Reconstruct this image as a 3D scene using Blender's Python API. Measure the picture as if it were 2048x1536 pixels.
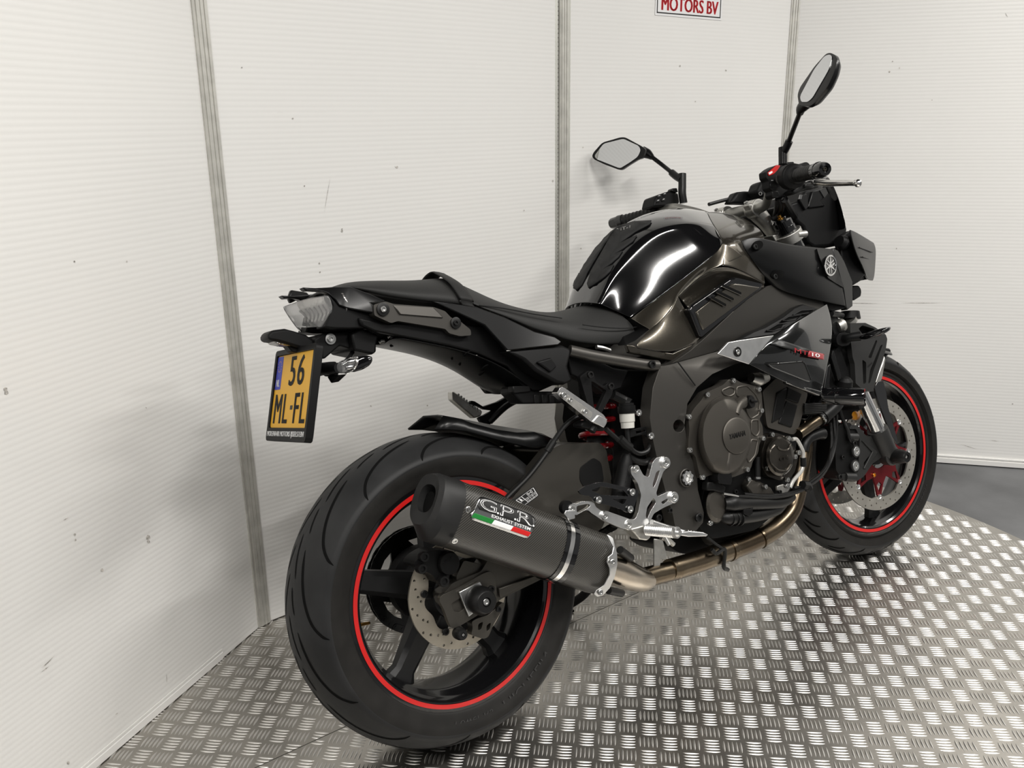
import bpy, bmesh, math, random
from mathutils import Vector, Matrix
random.seed(7)
for _o in list(bpy.data.objects): bpy.data.objects.remove(_o)
scene = bpy.context.scene
COL = scene.collection
PI = math.pi
def rad(a): return a*PI/180

# ---------------------------------------------------------------- camera
CAM = Vector((-0.79017, -1.36415, 1.23262))
YAW, PIT, ROL, FPX = 0.976512, 0.289464, -0.014047, 1772.47
LEAN, STEER = 0.273441, -0.091751
_f = Vector((math.cos(PIT)*math.cos(YAW), math.cos(PIT)*math.sin(YAW), -math.sin(PIT)))
_r = _f.cross(Vector((0,0,1))).normalized(); _u = _r.cross(_f)
CR = math.cos(ROL)*_r + math.sin(ROL)*_u
CU = -math.sin(ROL)*_r + math.cos(ROL)*_u
camd = bpy.data.cameras.new('camera'); cam = bpy.data.objects.new('camera', camd); COL.objects.link(cam)
camd.sensor_width = 36; camd.lens = FPX/2048*36; camd.clip_start = .02
cam.matrix_world = Matrix(((CR.x,CU.x,-_f.x,CAM.x),(CR.y,CU.y,-_f.y,CAM.y),(CR.z,CU.z,-_f.z,CAM.z),(0,0,0,1)))
scene.camera = cam

# ---------------------------------------------------------------- light of the hall
world = bpy.data.worlds.new('hall'); scene.world = world; world.use_nodes = True
_bg = world.node_tree.nodes['Background']; _bg.inputs[0].default_value = (.80,.795,.78,1); _bg.inputs[1].default_value = .36
vs = scene.view_settings; vs.view_transform = 'Standard'; vs.look = 'None'; vs.exposure = 0.0; vs.gamma = 1; vs.use_curve_mapping = False
def tube_light(loc, rotz, power, length=1.5, width=.14, col=(1,.972,.930)):
    l = bpy.data.lights.new('tube_light','AREA'); l.shape='RECTANGLE'; l.size=length; l.size_y=width; l.energy=power; l.color=col
    o = bpy.data.objects.new('tube_light', l); COL.objects.link(o); o.location=loc; o.rotation_euler=(0,0,rotz)
    return o
LIGHTS = [((.20,-1.32,2.75),rad(20),46,.9,.09),((2.2,-1.5,2.75),rad(20),64,1.5),((3.3,-.6,2.75),rad(20),22,1.5),
          ((.3,-3.0,2.75),rad(20),46,1.5),((-1.5,-1.3,2.75),rad(20),38,1.5)]
for a in LIGHTS: tube_light(*a)

# ---------------------------------------------------------------- measuring: photo pixel -> bike / ground coordinates
MLEAN = Matrix.Rotation(-LEAN, 3, 'X'); MLT = MLEAN.transposed()
CB = MLT @ CAM
def _ray(px,py): return _f + CR*((px-1024)/FPX) - CU*((py-768)/FPX)
def P(px,py,y):
    d = MLT @ _ray(px,py); t = (y-CB.y)/d.y
    return CB + d*t
def Pp(px,py,o,n):          # bike-frame point on the plane through o with normal n
    d = MLT @ _ray(px,py); n=Vector(n); t = (Vector(o)-CB).dot(n)/d.dot(n); return CB+d*t
def Pv(px,py,o,n):          # same in room coordinates
    d = _ray(px,py); n=Vector(n); t=(Vector(o)-CAM).dot(n)/d.dot(n); return CAM+d*t
def G(px,py,z=0.0):
    d = _ray(px,py); t=(z-CAM.z)/d.z; return CAM+d*t
def pix(X):
    d = X-CAM; z=d.dot(_f); return (1024+FPX*d.dot(CR)/z, 768-FPX*d.dot(CU)/z, z)
# enlargements the outlines were read from: origin x, origin y, scale
C1=(500,500,3.84); C2=(540,820,2.145); C3=(800,920,3.84); C4=(1000,700,3.072); C5=(1300,700,3.4125)
C6=(1560,600,2.897); C7=(1120,380,4.266); C8=(1380,300,3.657); C9=(1160,80,3.413); C10=(520,520,2.6256)
C0=(0,0,1)
def K(c,x,y,Y): return P(c[0]+x/c[2], c[1]+y/c[2], Y)
def KL(c,pts,Y=None): return [K(c,q[0],q[1],q[2] if len(q)>2 else Y) for q in pts]
def mir(v): return Vector((v.x,-v.y,v.z))

# ---------------------------------------------------------------- materials
MATS = {}
def mat(name, col, rough=.5, metal=0., spec=.5, coat=0., noise=None, bump=None, trans=0., ior=1.45, emit=None, rvar=0.):
    m = bpy.data.materials.new(name); m.use_nodes=True; nt=m.node_tree; b=nt.nodes['Principled BSDF']
    b.inputs['Base Color'].default_value=(*col,1); b.inputs['Roughness'].default_value=rough; b.inputs['Metallic'].default_value=metal
    b.inputs['Specular IOR Level'].default_value=spec; b.inputs['Coat Weight'].default_value=coat; b.inputs['Coat Roughness'].default_value=.04
    b.inputs['Transmission Weight'].default_value=trans; b.inputs['IOR'].default_value=ior
    tc=None
    def coords():
        nonlocal tc
        if tc is None: tc=nt.nodes.new('ShaderNodeTexCoord')
        return tc.outputs['Object']
    if noise:      # (scale, amount, [colour2])
        n=nt.nodes.new('ShaderNodeTexNoise'); n.inputs['Scale'].default_value=noise[0]; n.inputs['Detail'].default_value=5
        nt.links.new(coords(), n.inputs['Vector'])
        mx=nt.nodes.new('ShaderNodeMix'); mx.data_type='RGBA'
        c2 = noise[2] if len(noise)>2 else tuple(min(1,c*(1+noise[1])) for c in col)
        c1 = col if len(noise)>2 else tuple(c*(1-noise[1]) for c in col)
        mx.inputs['A'].default_value=(*c1,1); mx.inputs['B'].default_value=(*c2,1)
        rm=nt.nodes.new('ShaderNodeMapRange'); rm.inputs[1].default_value=.35; rm.inputs[2].default_value=.65
        nt.links.new(n.outputs['Fac'], rm.inputs[0]); nt.links.new(rm.outputs[0], mx.inputs['Factor']); nt.links.new(mx.outputs['Result'], b.inputs['Base Color'])
        if rvar:
            r2=nt.nodes.new('ShaderNodeMapRange'); r2.inputs[3].default_value=rough-rvar; r2.inputs[4].default_value=rough+rvar
            nt.links.new(n.outputs['Fac'], r2.inputs[0]); nt.links.new(r2.outputs[0], b.inputs['Roughness'])
    if bump:       # (scale, strength, distance)
        n=nt.nodes.new('ShaderNodeTexNoise'); n.inputs['Scale'].default_value=bump[0]; n.inputs['Detail'].default_value=3
        nt.links.new(coords(), n.inputs['Vector'])
        bp=nt.nodes.new('ShaderNodeBump'); bp.inputs['Strength'].default_value=bump[1]; bp.inputs['Distance'].default_value=bump[2]
        nt.links.new(n.outputs['Fac'], bp.inputs['Height']); nt.links.new(bp.outputs[0], b.inputs['Normal'])
    if emit: b.inputs['Emission Color'].default_value=(*emit[0],1); b.inputs['Emission Strength'].default_value=emit[1]
    MATS[name]=m
    return m
def srgb(r,g,b):
    f=lambda c: (c/255/12.92 if c/255<=.04045 else ((c/255+.055)/1.055)**2.4)
    return (f(r),f(g),f(b))
mat('wall', srgb(230,229,226), .27, spec=.5, noise=(1.6,.015))
mat('post', (.60,.60,.55), .5, .7, noise=(22,.05), rvar=.05)
mat('postmid', (.56,.55,.51), .55, .5, noise=(30,.09), rvar=.05)
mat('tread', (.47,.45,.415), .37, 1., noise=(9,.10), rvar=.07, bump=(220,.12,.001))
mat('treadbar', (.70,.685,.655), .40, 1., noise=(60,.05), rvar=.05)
mat('concrete', (.115,.117,.12), .6, noise=(3.5,.28), bump=(60,.15,.002))
mat('rubber', (.0165,.0168,.0172), .55, spec=.32, noise=(14,.2), rvar=.08)
mat('sidewall', (.0115,.0108,.0098), .60, spec=.30, noise=(24,.2))
mat('recess_shade', (.004,.004,.004), .9, spec=.1)  # near-black; shade of grooves, gaps, slots and holes put into the colour
mat('gloss', (.0035,.0035,.004), .09, spec=.5, coat=.6)
mat('tankblack', (.0032,.0032,.0036), .10, spec=.55, coat=1.)
mat('bronze', (.088,.079,.064), .27, .85, coat=.7, noise=(900,.22))
mat('satin', (.0034,.0035,.0037), .30, spec=.30, bump=(500,.05,.0004))
mat('plastic', (.0046,.0046,.0048), .5, spec=.20, bump=(700,.12,.0005))
mat('rimblack', (.0045,.0045,.005), .16, coat=.5)
mat('spoke', (.0085,.0085,.009), .4, spec=.4)
mat('frame', (.074,.070,.064), .44, .75, bump=(600,.08,.0004))
mat('swing', (.085,.079,.069), .38, .75, bump=(600,.06,.0004))
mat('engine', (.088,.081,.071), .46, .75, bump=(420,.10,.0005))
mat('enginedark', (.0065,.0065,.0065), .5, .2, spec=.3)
mat('magnesium', (.060,.054,.046), .20, .85, noise=(40,.2))
mat('alu', (.74,.74,.73), .32, 1., noise=(40,.06), rvar=.06)
mat('alucast', (.54,.53,.50), .42, 1., noise=(60,.12), bump=(300,.1,.0006))
mat('polish', (.80,.79,.77), .16, 1., noise=(50,.06))
mat('bolt', (.55,.55,.54), .28, 1.)
mat('blackbolt', (.012,.012,.012), .4, .4)
mat('red', srgb(196,28,26), .34, coat=.3)
mat('redanod', (.16,.012,.016), .38, .55)
mat('redspring', (.22,.006,.010), .22, coat=.7)
mat('disc', (.47,.425,.35), .40, .9, noise=(18,.10), rvar=.06)
mat('discf', (.58,.555,.50), .40, .9, noise=(18,.08), rvar=.06)
mat('chain', (.024,.024,.024), .35, .6)
mat('seat', (.0195,.0195,.0190), .60, spec=.32, bump=(420,.22,.0012))
mat('seatside', (.0170,.0170,.0165), .62, spec=.30, bump=(420,.22,.0012))
mat('thread', (.004,.004,.004), .8)
mat('lens', (.86,.86,.86), .05, trans=.9, ior=1.5)
mat('lensback', (.40,.39,.375), .20, .9, bump=(160,.6,.003))
mat('amber', (.75,.30,.02), .12, coat=.6, bump=(120,.4,.002))
mat('yellow', srgb(222,168,38), .42, spec=.4)
mat('plateblue', srgb(32,48,168), .42)
mat('plateblack', (.012,.012,.012), .5)
mat('white', (.80,.80,.80), .4)
mat('pearl', (.72,.71,.66), .30, trans=.25)
mat('green', srgb(30,120,50), .35)
mat('titan', (.42,.36,.29), .24, 1., noise=(9,.3,(.52,.47,.40)), rvar=.06)
mat('titanhot', (.135,.100,.066), .28, 1., noise=(7,.3,(.25,.205,.145)), rvar=.07)
mat('endcap', (.013,.013,.013), .48, spec=.4, bump=(900,.1,.0004))
mat('mirror', (.66,.67,.68), .015, 1.)
mat('gold', (.75,.40,.09), .25, 1.)
mat('foil', (.40,.40,.40), .22, 1.)
mat('wire', (.0062,.0062,.0062), .42, spec=.35)
mat('grille', (.018,.018,.018), .55, .4)
def _carbon():
    m=mat('carbon',(.010,.010,.0095),.34,spec=.5,coat=.25); nt=m.node_tree; b=nt.nodes['Principled BSDF']
    tc=nt.nodes.new('ShaderNodeTexCoord'); mp=nt.nodes.new('ShaderNodeMapping')
    mp.inputs['Scale'].default_value=(430,360,1); nt.links.new(tc.outputs['UV'],mp.inputs['Vector'])
    w=nt.nodes.new('ShaderNodeTexWave'); w.wave_type='BANDS'; w.bands_direction='DIAGONAL'; w.inputs['Scale'].default_value=.30; w.inputs['Distortion'].default_value=0
    nt.links.new(mp.outputs[0],w.inputs['Vector'])
    ck=nt.nodes.new('ShaderNodeTexChecker'); ck.inputs['Scale'].default_value=1.0; nt.links.new(mp.outputs[0],ck.inputs['Vector'])
    mx=nt.nodes.new('ShaderNodeMix'); mx.data_type='RGBA'; mx.inputs['A'].default_value=(.010,.0098,.009,1); mx.inputs['B'].default_value=(.066,.062,.054,1)
    nt.links.new(w.outputs['Fac'],mx.inputs['Factor']); nt.links.new(mx.outputs['Result'],b.inputs['Base Color'])
    bp=nt.nodes.new('ShaderNodeBump'); bp.inputs['Strength'].default_value=.25; bp.inputs['Distance'].default_value=.0006
    nt.links.new(w.outputs['Fac'],bp.inputs['Height']); nt.links.new(bp.outputs[0],b.inputs['Normal'])
_carbon()

# ---------------------------------------------------------------- mesh helpers
def finish(name, bm, m, parent=None, sharp=32, smooth=True, sub=0, solid=0, bevel=0, weld=True, solid_off=-1):
    if weld: bmesh.ops.remove_doubles(bm, verts=bm.verts, dist=1e-5)
    bmesh.ops.recalc_face_normals(bm, faces=bm.faces)
    th=rad(sharp)
    if smooth:
        for f in bm.faces: f.smooth=True
        if not sub:
            for e in bm.edges:
                if len(e.link_faces)==2 and e.calc_face_angle(0)>th: e.smooth=False
    me=bpy.data.meshes.new(name); bm.to_mesh(me); bm.free()
    return link(name, me, m, parent, sub, solid, bevel, solid_off)
def link(name, me, m, parent=None, sub=0, solid=0, bevel=0, solid_off=-1):
    me.materials.append(MATS[m] if isinstance(m,str) else m)
    o=bpy.data.objects.new(name, me); COL.objects.link(o)
    if parent: o.parent=parent
    if solid: md=o.modifiers.new('solid','SOLIDIFY'); md.thickness=solid; md.offset=solid_off
    if bevel: md=o.modifiers.new('bevel','BEVEL'); md.width=bevel; md.segments=2; md.limit_method='ANGLE'; md.angle_limit=rad(35)
    if sub: md=o.modifiers.new('sub','SUBSURF'); md.levels=sub; md.render_levels=sub
    return o
def empty(name, parent=None, loc=(0,0,0)):
    o=bpy.data.objects.new(name,None); COL.objects.link(o); o.location=loc; o.empty_display_size=.1
    if parent: o.parent=parent
    return o
def tag(o,label=None,cat=None,group=None,kind=None):
    if label: o['label']=label
    if cat: o['category']=cat
    if group: o['group']=group
    if kind: o['kind']=kind
    return o
def basis(ax):
    ax=Vector(ax).normalized(); t=Vector((0,0,1)) if abs(ax.z)<.9 else Vector((1,0,0))
    a=ax.cross(t).normalized(); return a, ax.cross(a)
def box(bm, c, s, M=None):
    c=Vector(c); vs=[]
    for i in (-1,1):
        for j in (-1,1):
            for k in (-1,1):
                v=Vector((i*s[0]/2,j*s[1]/2,k*s[2]/2)); v=(M@v if M is not None else v)+c; vs.append(bm.verts.new(v))
    for f in ((0,1,3,2),(4,6,7,5),(0,4,5,1),(2,3,7,6),(0,2,6,4),(1,5,7,3)): bm.faces.new([vs[i] for i in f])
def rings(bm, R, closed=True, caps=True):
    VV=[[bm.verts.new(p) for p in r] for r in R]; n=len(VV[0])
    for a,b in zip(VV,VV[1:]):
        for i in range(n if closed else n-1):
            j=(i+1)%n
            bm.faces.new((a[i],a[j],b[j],b[i]))
    if caps and closed:
        bm.faces.new(VV[0][::-1]); bm.faces.new(VV[-1])
    return VV
def circle(c, ax, r, n=20, ph=0):
    a,b=basis(ax); c=Vector(c)
    return [c+a*(r*math.cos(2*PI*i/n+ph))+b*(r*math.sin(2*PI*i/n+ph)) for i in range(n)]
def cyl(bm, p0, p1, r0, r1=None, n=20, caps=True):
    p0=Vector(p0);p1=Vector(p1); r1=r0 if r1 is None else r1
    rings(bm,[circle(p0,p1-p0,r0,n),circle(p1,p1-p0,r1,n)],True,caps)
def lathe(bm, prof, o, ax, n=48, closed_prof=False, a0=0, a1=2*PI):
    ax=Vector(ax).normalized(); a,b=basis(ax); o=Vector(o)
    R=[]
    for i in range(n):
        t=2*PI*i/n; d=a*math.cos(t)+b*math.sin(t)
        R.append([o+d*r+ax*h for r,h in prof])
    VV=[[bm.verts.new(p) for p in r] for r in R]; m=len(prof)
    for i in range(n):
        A=VV[i];B=VV[(i+1)%n]
        for k in range(m if closed_prof else m-1):
            l=(k+1)%m
            try: bm.faces.new((A[k],A[l],B[l],B[k]))
            except ValueError: pass
def smoothpath(pts, k=6):
    pts=[Vector(p) for p in pts]
    if len(pts)<3: return pts
    out=[]
    Q=[pts[0]*2-pts[1]]+pts+[pts[-1]*2-pts[-2]]
    for i in range(1,len(Q)-2):
        p0,p1,p2,p3=Q[i-1:i+3]
        for j in range(k):
            t=j/k; out.append(.5*((2*p1)+(p2-p0)*t+(2*p0-5*p1+4*p2-p3)*t*t+(3*p1-p0-3*p2+p3)*t**3))
    out.append(pts[-1]); return out
def tube(bm, pts, r, n=12, k=6, caps=True, rr=None):
    """round tube along a smooth path; r number or list per control point"""
    m=len(pts); P_=smoothpath(pts,k)
    if isinstance(r,(int,float)): RR=[r]*len(P_)
    else:
        RR=[]
        for i in range(len(P_)):
            s=i/(len(P_)-1)*(m-1); a=min(int(s),m-2); RR.append(r[a]+(r[a+1]-r[a])*(s-a))
    prev=None; R=[]
    for i,p in enumerate(P_):
        d=(P_[min(i+1,len(P_)-1)]-P_[max(i-1,0)]).normalized()
        if prev is None: a,b=basis(d)
        else:
            a=(prev-d*prev.dot(d)).normalized(); b=d.cross(a)
        prev=a
        R.append([p+a*(RR[i]*math.cos(2*PI*j/n))+b*(RR[i]*math.sin(2*PI*j/n)) for j in range(n)])
    rings(bm,R,True,caps)
def fill(bm, loops):
    es=[]
    for L in loops:
        vs=[bm.verts.new(p) for p in L]
        for i in range(len(vs)): es.append(bm.edges.new((vs[i],vs[(i+1)%len(vs)])))
    r=bmesh.ops.triangle_fill(bm, edges=es, use_beauty=True, use_dissolve=False)
    return [g for g in r['geom'] if isinstance(g,bmesh.types.BMFace)]
def plate(bm, outline, off, holes=()):
    """flat or gently bent polygon with holes, given thickness by the vector off"""
    fs=fill(bm,[outline]+list(holes))
    ex=bmesh.ops.extrude_face_region(bm, geom=fs)
    bmesh.ops.translate(bm, vec=Vector(off), verts=[v for v in ex['geom'] if isinstance(v,bmesh.types.BMVert)])
def tighten(rows,e=.05,first=True):
    L=lambda a,b,t:[p.lerp(q,t) for p,q in zip(a,b)]
    R=[rows[0]]+([L(rows[0],rows[1],e)] if first else [])+rows[1:-1]+[L(rows[-1],rows[-2],e),rows[-1]]
    C=list(map(list,zip(*R))); C=[C[0],L(C[0],C[1],e)]+C[1:-1]+[L(C[-1],C[-2],e),C[-1]]
    return list(map(list,zip(*C)))
def grid(bm, rows, mirror=False):
    V=[[bm.verts.new(p) for p in r] for r in rows]
    for a,b in zip(V,V[1:]):
        for i in range(len(a)-1): bm.faces.new((a[i],a[i+1],b[i+1],b[i]))
    if mirror:
        W=[[bm.verts.new(mir(Vector(p))) for p in r] for r in rows]
        for a,b in zip(W,W[1:]):
            for i in range(len(a)-1): bm.faces.new((a[i],b[i],b[i+1],a[i+1]))
def roundpoly(pts, r, k=4):
    """round the corners of a 3-D polygon"""
    out=[]; n=len(pts); pts=[Vector(p) for p in pts]
    for i in range(n):
        p=pts[i]; a=pts[i-1]-p; b=pts[(i+1)%n]-p
        rr=min(r,a.length*.45,b.length*.45); A=p+a.normalized()*rr; B=p+b.normalized()*rr
        for j in range(k+1):
            t=j/k; out.append(A*(1-t)**2+p*2*t*(1-t)+B*t*t)
    return out
def bolt_mesh(r=.0055, h=.005, n=14):
    """socket-head cap screw, head pointing along -Y"""
    bm=bmesh.new()
    prof=[(r,0),(r,-h*.85),(r*.9,-h),(r*.56,-h),(r*.52,-h*.35),(0.0001,-h*.3)]
    lathe(bm,prof,(0,0,0),(0,1,0),n)
    bmesh.ops.remove_doubles(bm,verts=bm.verts,dist=1e-5); bmesh.ops.recalc_face_normals(bm,faces=bm.faces)
    for f in bm.faces: f.smooth=True
    for e in bm.edges:
        if len(e.link_faces)==2 and e.calc_face_angle(0)>rad(30): e.smooth=False
    me=bpy.data.meshes.new('bolt'); bm.to_mesh(me); bm.free(); return me
_BOLT={}
def bolt(loc, parent, r=.0055, h=.005, m='bolt', name='bolt', nrm=None):
    key=(round(r,4),round(h,4),m)
    if key not in _BOLT:
        me=bolt_mesh(r,h); me.materials.append(MATS[m]); _BOLT[key]=me
    o=bpy.data.objects.new(name,_BOLT[key]); COL.objects.link(o); o.parent=parent; o.location=Vector(loc)
    if nrm is not None: o.rotation_euler=Vector((0,-1,0)).rotation_difference(Vector(nrm)).to_euler()
    return o
def text(name, s, m, parent, fn, thick=.0006, squash=None, bold=0., fat=0.):
    """flat lettering: glyph box scaled to 0..1 x 0..1 and laid on the surface fn(u,v,w)"""
    cu=bpy.data.curves.new(name,'FONT'); cu.body=s; cu.resolution_u=3; cu.extrude=.001; cu.offset=bold
    ob=bpy.data.objects.new(name,cu); me=bpy.data.meshes.new_from_object(ob); bpy.data.objects.remove(ob)
    if fat:       # heavier strokes: the glyphs repeated a little to each side
        bm=bmesh.new(); w_=max(v.co.x for v in me.vertices)
        for k in (-1,0,1):
            q=me.copy(); 
            for v in q.vertices: v.co.x+=k*fat*w_
            bm.from_mesh(q); bpy.data.meshes.remove(q)
        bm.to_mesh(me); bm.free()
    xs=[v.co.x for v in me.vertices]; ys=[v.co.y for v in me.vertices]
    x0,x1,y0,y1=min(xs),max(xs),min(ys),max(ys)
    for v in me.vertices: v.co=fn((v.co.x-x0)/(x1-x0),(v.co.y-y0)/(y1-y0),thick if v.co.z>0 else 0.)
    me.materials.clear()
    return link(name,me,m,parent)
# ================================================================ the place
W1=Vector((-.200,.676,0)); W2=Vector((.868,.806,0)); W3=Vector((1.838,.779,0))
_d=rad(35.5+180); W0=W1+Vector((math.cos(_d),math.sin(_d),0))*1.9
_d=rad(-48); W4=W3+Vector((math.cos(_d),math.sin(_d),0))*2.4
def inward(a,b):
    d=(b-a).normalized(); n=Vector((d.y,-d.x,0)); return n     # towards the bike
WALLH=2.35
def rib_wall(name,a,b,label,z0=-.0065,pitch=.0118):
    bm=bmesh.new(); n=inward(a,b); rows=[]; z=z0; k=0
    L=(b-a).length; N=8
    while z<WALLH:
        for dz,o in ((0,0.),(pitch*.2,.00028),(pitch*.8,.00028)):
            rows.append((min(z+dz,WALLH),o))
        z+=pitch
    pts=[[a+(b-a)*(i/N)+n*o+Vector((0,0,zz)) for i in range(N+1)] for zz,o in rows]
    grid(bm,pts)
    back=[[a-n*.010+Vector((0,0,z0)),b-n*.010+Vector((0,0,z0))],[a-n*.010+Vector((0,0,WALLH)),b-n*.010+Vector((0,0,WALLH))]]
    grid(bm,back)
    o=finish(name,bm,'wall',sharp=60,smooth=True); return tag(o,label,'wall',kind='structure')
wA=rib_wall('wall_left',W0,W1,'white ribbed plastic wall panel on the far left, beside the rear tyre')
wB=rib_wall('wall_back_left',W1,W2,'white ribbed plastic wall panel behind the seat and number plate')
wC=rib_wall('wall_back_right',W2,W3,'white ribbed plastic wall panel with the red lettered sign')
wD=rib_wall('wall_right',W3,W4,'white ribbed plastic wall panel on the right, beyond the front wheel',z0=.006)
def post(name,c,na,nb,label,w=.068):
    """aluminium joint profile: two flanges, a raised ridged middle, rivets"""
    d=(nb+na).normalized(); t=Vector((-d.y,d.x,0)); ta=Vector((-na.y,na.x,0)); tb=Vector((-nb.y,nb.x,0))
    def col(bm,prof):
        R=[[c+v+Vector((0,0,z)) for v in prof] for z in (-.0065,WALLH)]; rings(bm,R,True,True)
    h=w/2; m=h*.46
    bm=bmesh.new()
    mid=[t*m+d*.001,t*m+d*.010,t*(m*.62)+d*.010,t*(m*.58)+d*.0075,t*(m*.50)+d*.0075,t*(m*.46)+d*.0095,t*(m*.1)+d*.0095,t*(m*.06)+d*.0075,-t*(m*.02)+d*.0075,-t*(m*.06)+d*.0095,-t*(m*.5)+d*.0095,-t*(m*.54)+d*.0070,-t*m*.85+d*.0070,-t*m*.9+d*.010,-t*m+d*.010,-t*m+d*.001]
    col(bm,mid); root=finish(name,bm,'postmid',sharp=20); tag(root,label,'post',kind='structure')
    for s,tt,nn in ((1,ta,na),(-1,tb,nb)):
        bm=bmesh.new(); e=tt*s
        gp=[e*(m-.0005)+d*.0006,e*(m+.0042)+d*.0006,e*(m+.0042)+d*.0028,e*(m-.0005)+d*.0028]
        col(bm,gp); finish('painted_gap',bm,'recess_shade',root,sharp=20); bm=bmesh.new()  # solid dark strip paints in the shade of a shallow gap
        pr=[e*(m+.0040)+nn*.0005+d*.001,e*h+nn*.0005,e*h+nn*.0034,e*(m+.0040)+nn*.0050+d*.001]
        col(bm,pr); fl=finish('flange',bm,'post',root,sharp=20)
        for z in (.045,.78,1.36,1.95):
            q=bmesh.new(); cc=c+e*(h*.74)+Vector((0,0,z)); lathe(q,[(.0028,.002),(.0026,.0030),(.0014,.0040),(.0001,.0042)],cc,nn,10)
            finish('rivet',q,'bolt',root)
    return root
nA,nB,nC,nD=inward(W0,W1),inward(W1,W2),inward(W2,W3),inward(W3,W4)
post('trim_1',W1,nA,nB,'aluminium joint post left of the number plate, at the wall corner',.082)
post('trim_2',W2,nB,nC,'aluminium joint post rising behind the seat and tank',.070)
post('trim_3',W3,nC,nD,'aluminium joint post behind the right mirror')
# bottom channels
def skirt(name,a,b,z0,h,off,label,mt='wall'):
    bm=bmesh.new(); n=inward(a,b); 
    pr=[(0,z0),(off,z0),(off,z0+h*.62),(off*.45,z0+h*.68),(off*.45,z0+h*.8),(off*.8,z0+h*.84),(off*.8,z0+h),(0,z0+h)]
    R=[[p+n*o+Vector((0,0,z)) for o,z in pr] for p in (a,b)]
    rings(bm,R,True,True); o=finish(name,bm,mt,sharp=20); return tag(o,label,'baseboard',kind='structure')
dA=(W1-W0).normalized(); dD=(W4-W3).normalized()
skirt('baseboard_left',W0,W1-dA*.16,-.0065,.026,.0022,'white bottom strip along the foot of the left wall panel')
skirt('baseboard_right',W3+dD*.03,W4,-.015,.028,.010,'white bottom strip along the foot of the right wall panel')
# scuffs and specks on the panels: (wall, [pixel outline])
def scuff(wall,a,n,pts,w=1.0,name='scuff_mark',m=None):
    bm=bmesh.new(); q=[Pv(x,y,a+n*.0012,n) for x,y in pts]
    if len(q)==2:
        d=(q[1]-q[0]).normalized(); s=d.cross(n)*(w/FPX*1.3); mm=(q[0]+q[1])/2
        q=[q[0],mm+s,q[1],mm-s]
    bm.faces.new([bm.verts.new(v) for v in q]); bmesh.ops.solidify(bm,geom=bm.faces[:],thickness=-.0002)
    return finish(name,bm,m or 'scuff',wall)
mat('scuff',(.42,.40,.37),.7,noise=(200,.5))
mat('scuffdark',(.10,.10,.095),.7)
def dot(x,y,r): return [(x+r*math.cos(i*PI/3+.3)*(.7+.5*random.random()),y+r*math.sin(i*PI/3+.3)*(.8+.6*random.random())) for i in range(6)]
for x,y,r in ((13,785,5),(11,778,4),(150,1069,2.6),(151,1080,2),(296,1075,4.5),(297,1083,3),(204,1140,3.5),(254,523,1.6),(149,523,2.2),(137,1526,3)):
    scuff(wA,W0,nA,dot(x,y,r))
for q in (((291,814),(294,817)),((333,1347),(334,1366)),((126,1041),(137,1035)),((82,1336),(105,1318)),((84,1338),(110,1310)),((230,1430),(237,1425)),((82,1345),(100,1331))):
    scuff(wA,W0,nA,q,1.4)
for x,y,r in ((684,462,2.6),(684,458,1.6),(639,527,1.8),(640,544,1.6),(484,135,1.3),(586,237,1.8),(609,372,1.4),(742,812,1.4),(855,811,1.6),(794,334,2.2),(1106,362,1.8),(1048,421,1.6)):
    scuff(wB,W1,nB,dot(x,y,r))
for q in (((661,352),(648,428)),((789,332),(794,337))): scuff(wB,W1,nB,q,.8)
for x,y,r in ((1452,141,1.6),(1360,132,1.6),(1166,295,1.4),(1391,203,1.3),(1162,497,1.4)): scuff(wC,W2,nC,dot(x,y,r))
for x,y,r in ((1779,143,1.9),(1785,123,1.5),(1799,136,1.6),(1864,200,1.2),(2025,808,1.6),(1793,497,1.2)): scuff(wD,W3,nD,dot(x,y,r))
for q in (((1920,888),(1956,899)),((1980,880),(1998,883)),((2010,25),(2016,35)),((1690,606),(1760,607)),((1800,606),(1885,606))): scuff(wD,W3,nD,q,1.2)

# ---- sticker sign
def sign():
    o=W2+nC*.0016; n=nC
    tl=Pv(1308,-60,o,n); tr=Pv(1446,-52,o,n); bl=Pv(1310,30,o,n); br=Pv(1443,41,o,n)
    U=(br-bl); L=U.length; U.normalize(); Vv=Vector((0,0,1)); H=(L*.50); O=bl
    def S(u,v,w): return O+U*u+Vv*v+n*w
    root=empty('wall_sign',None,O); tag(root,'white sticker with red MOTORS BV lettering in a black frame','sign')
    M0=Matrix.Translation(-O)
    def rect(nm,u0,v0,u1,v1,w,m):
        bm=bmesh.new(); plate(bm,[M0@S(u0,v0,w),M0@S(u1,v0,w),M0@S(u1,v1,w),M0@S(u0,v1,w)],n*.0004); return finish(nm,bm,m,root)
    rect('sticker',0,0,L,H,0,'white')
    b=L*.022; t=L*.012
    for nm,q in (('border',(b,b,L-b,b+t)),('border',(b,H-b-t,L-b,H-b)),('border',(b,b,b+t,H-b)),('border',(L-b-t,b,L-b,H-b))): rect(nm,*q,.0005,'plateblack')
    def tx(s,u0,v0,u1,v1,m): text('lettering',s,m,root,lambda u,v,w:M0@S(u0+(u1-u0)*u,v0+(v1-v0)*v,.0005+w),.0003,fat=.0075)
    tx('MOTORS BV',L*.085,L*.055,L*.94,L*.192,'signred'); tx('MOLENAAR',L*.085,L*.225,L*.94,L*.37,'plateblack')
mat('signred',srgb(196,30,40),.4)
sign()

mat('soffit',(.035,.035,.036),.8)
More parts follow.
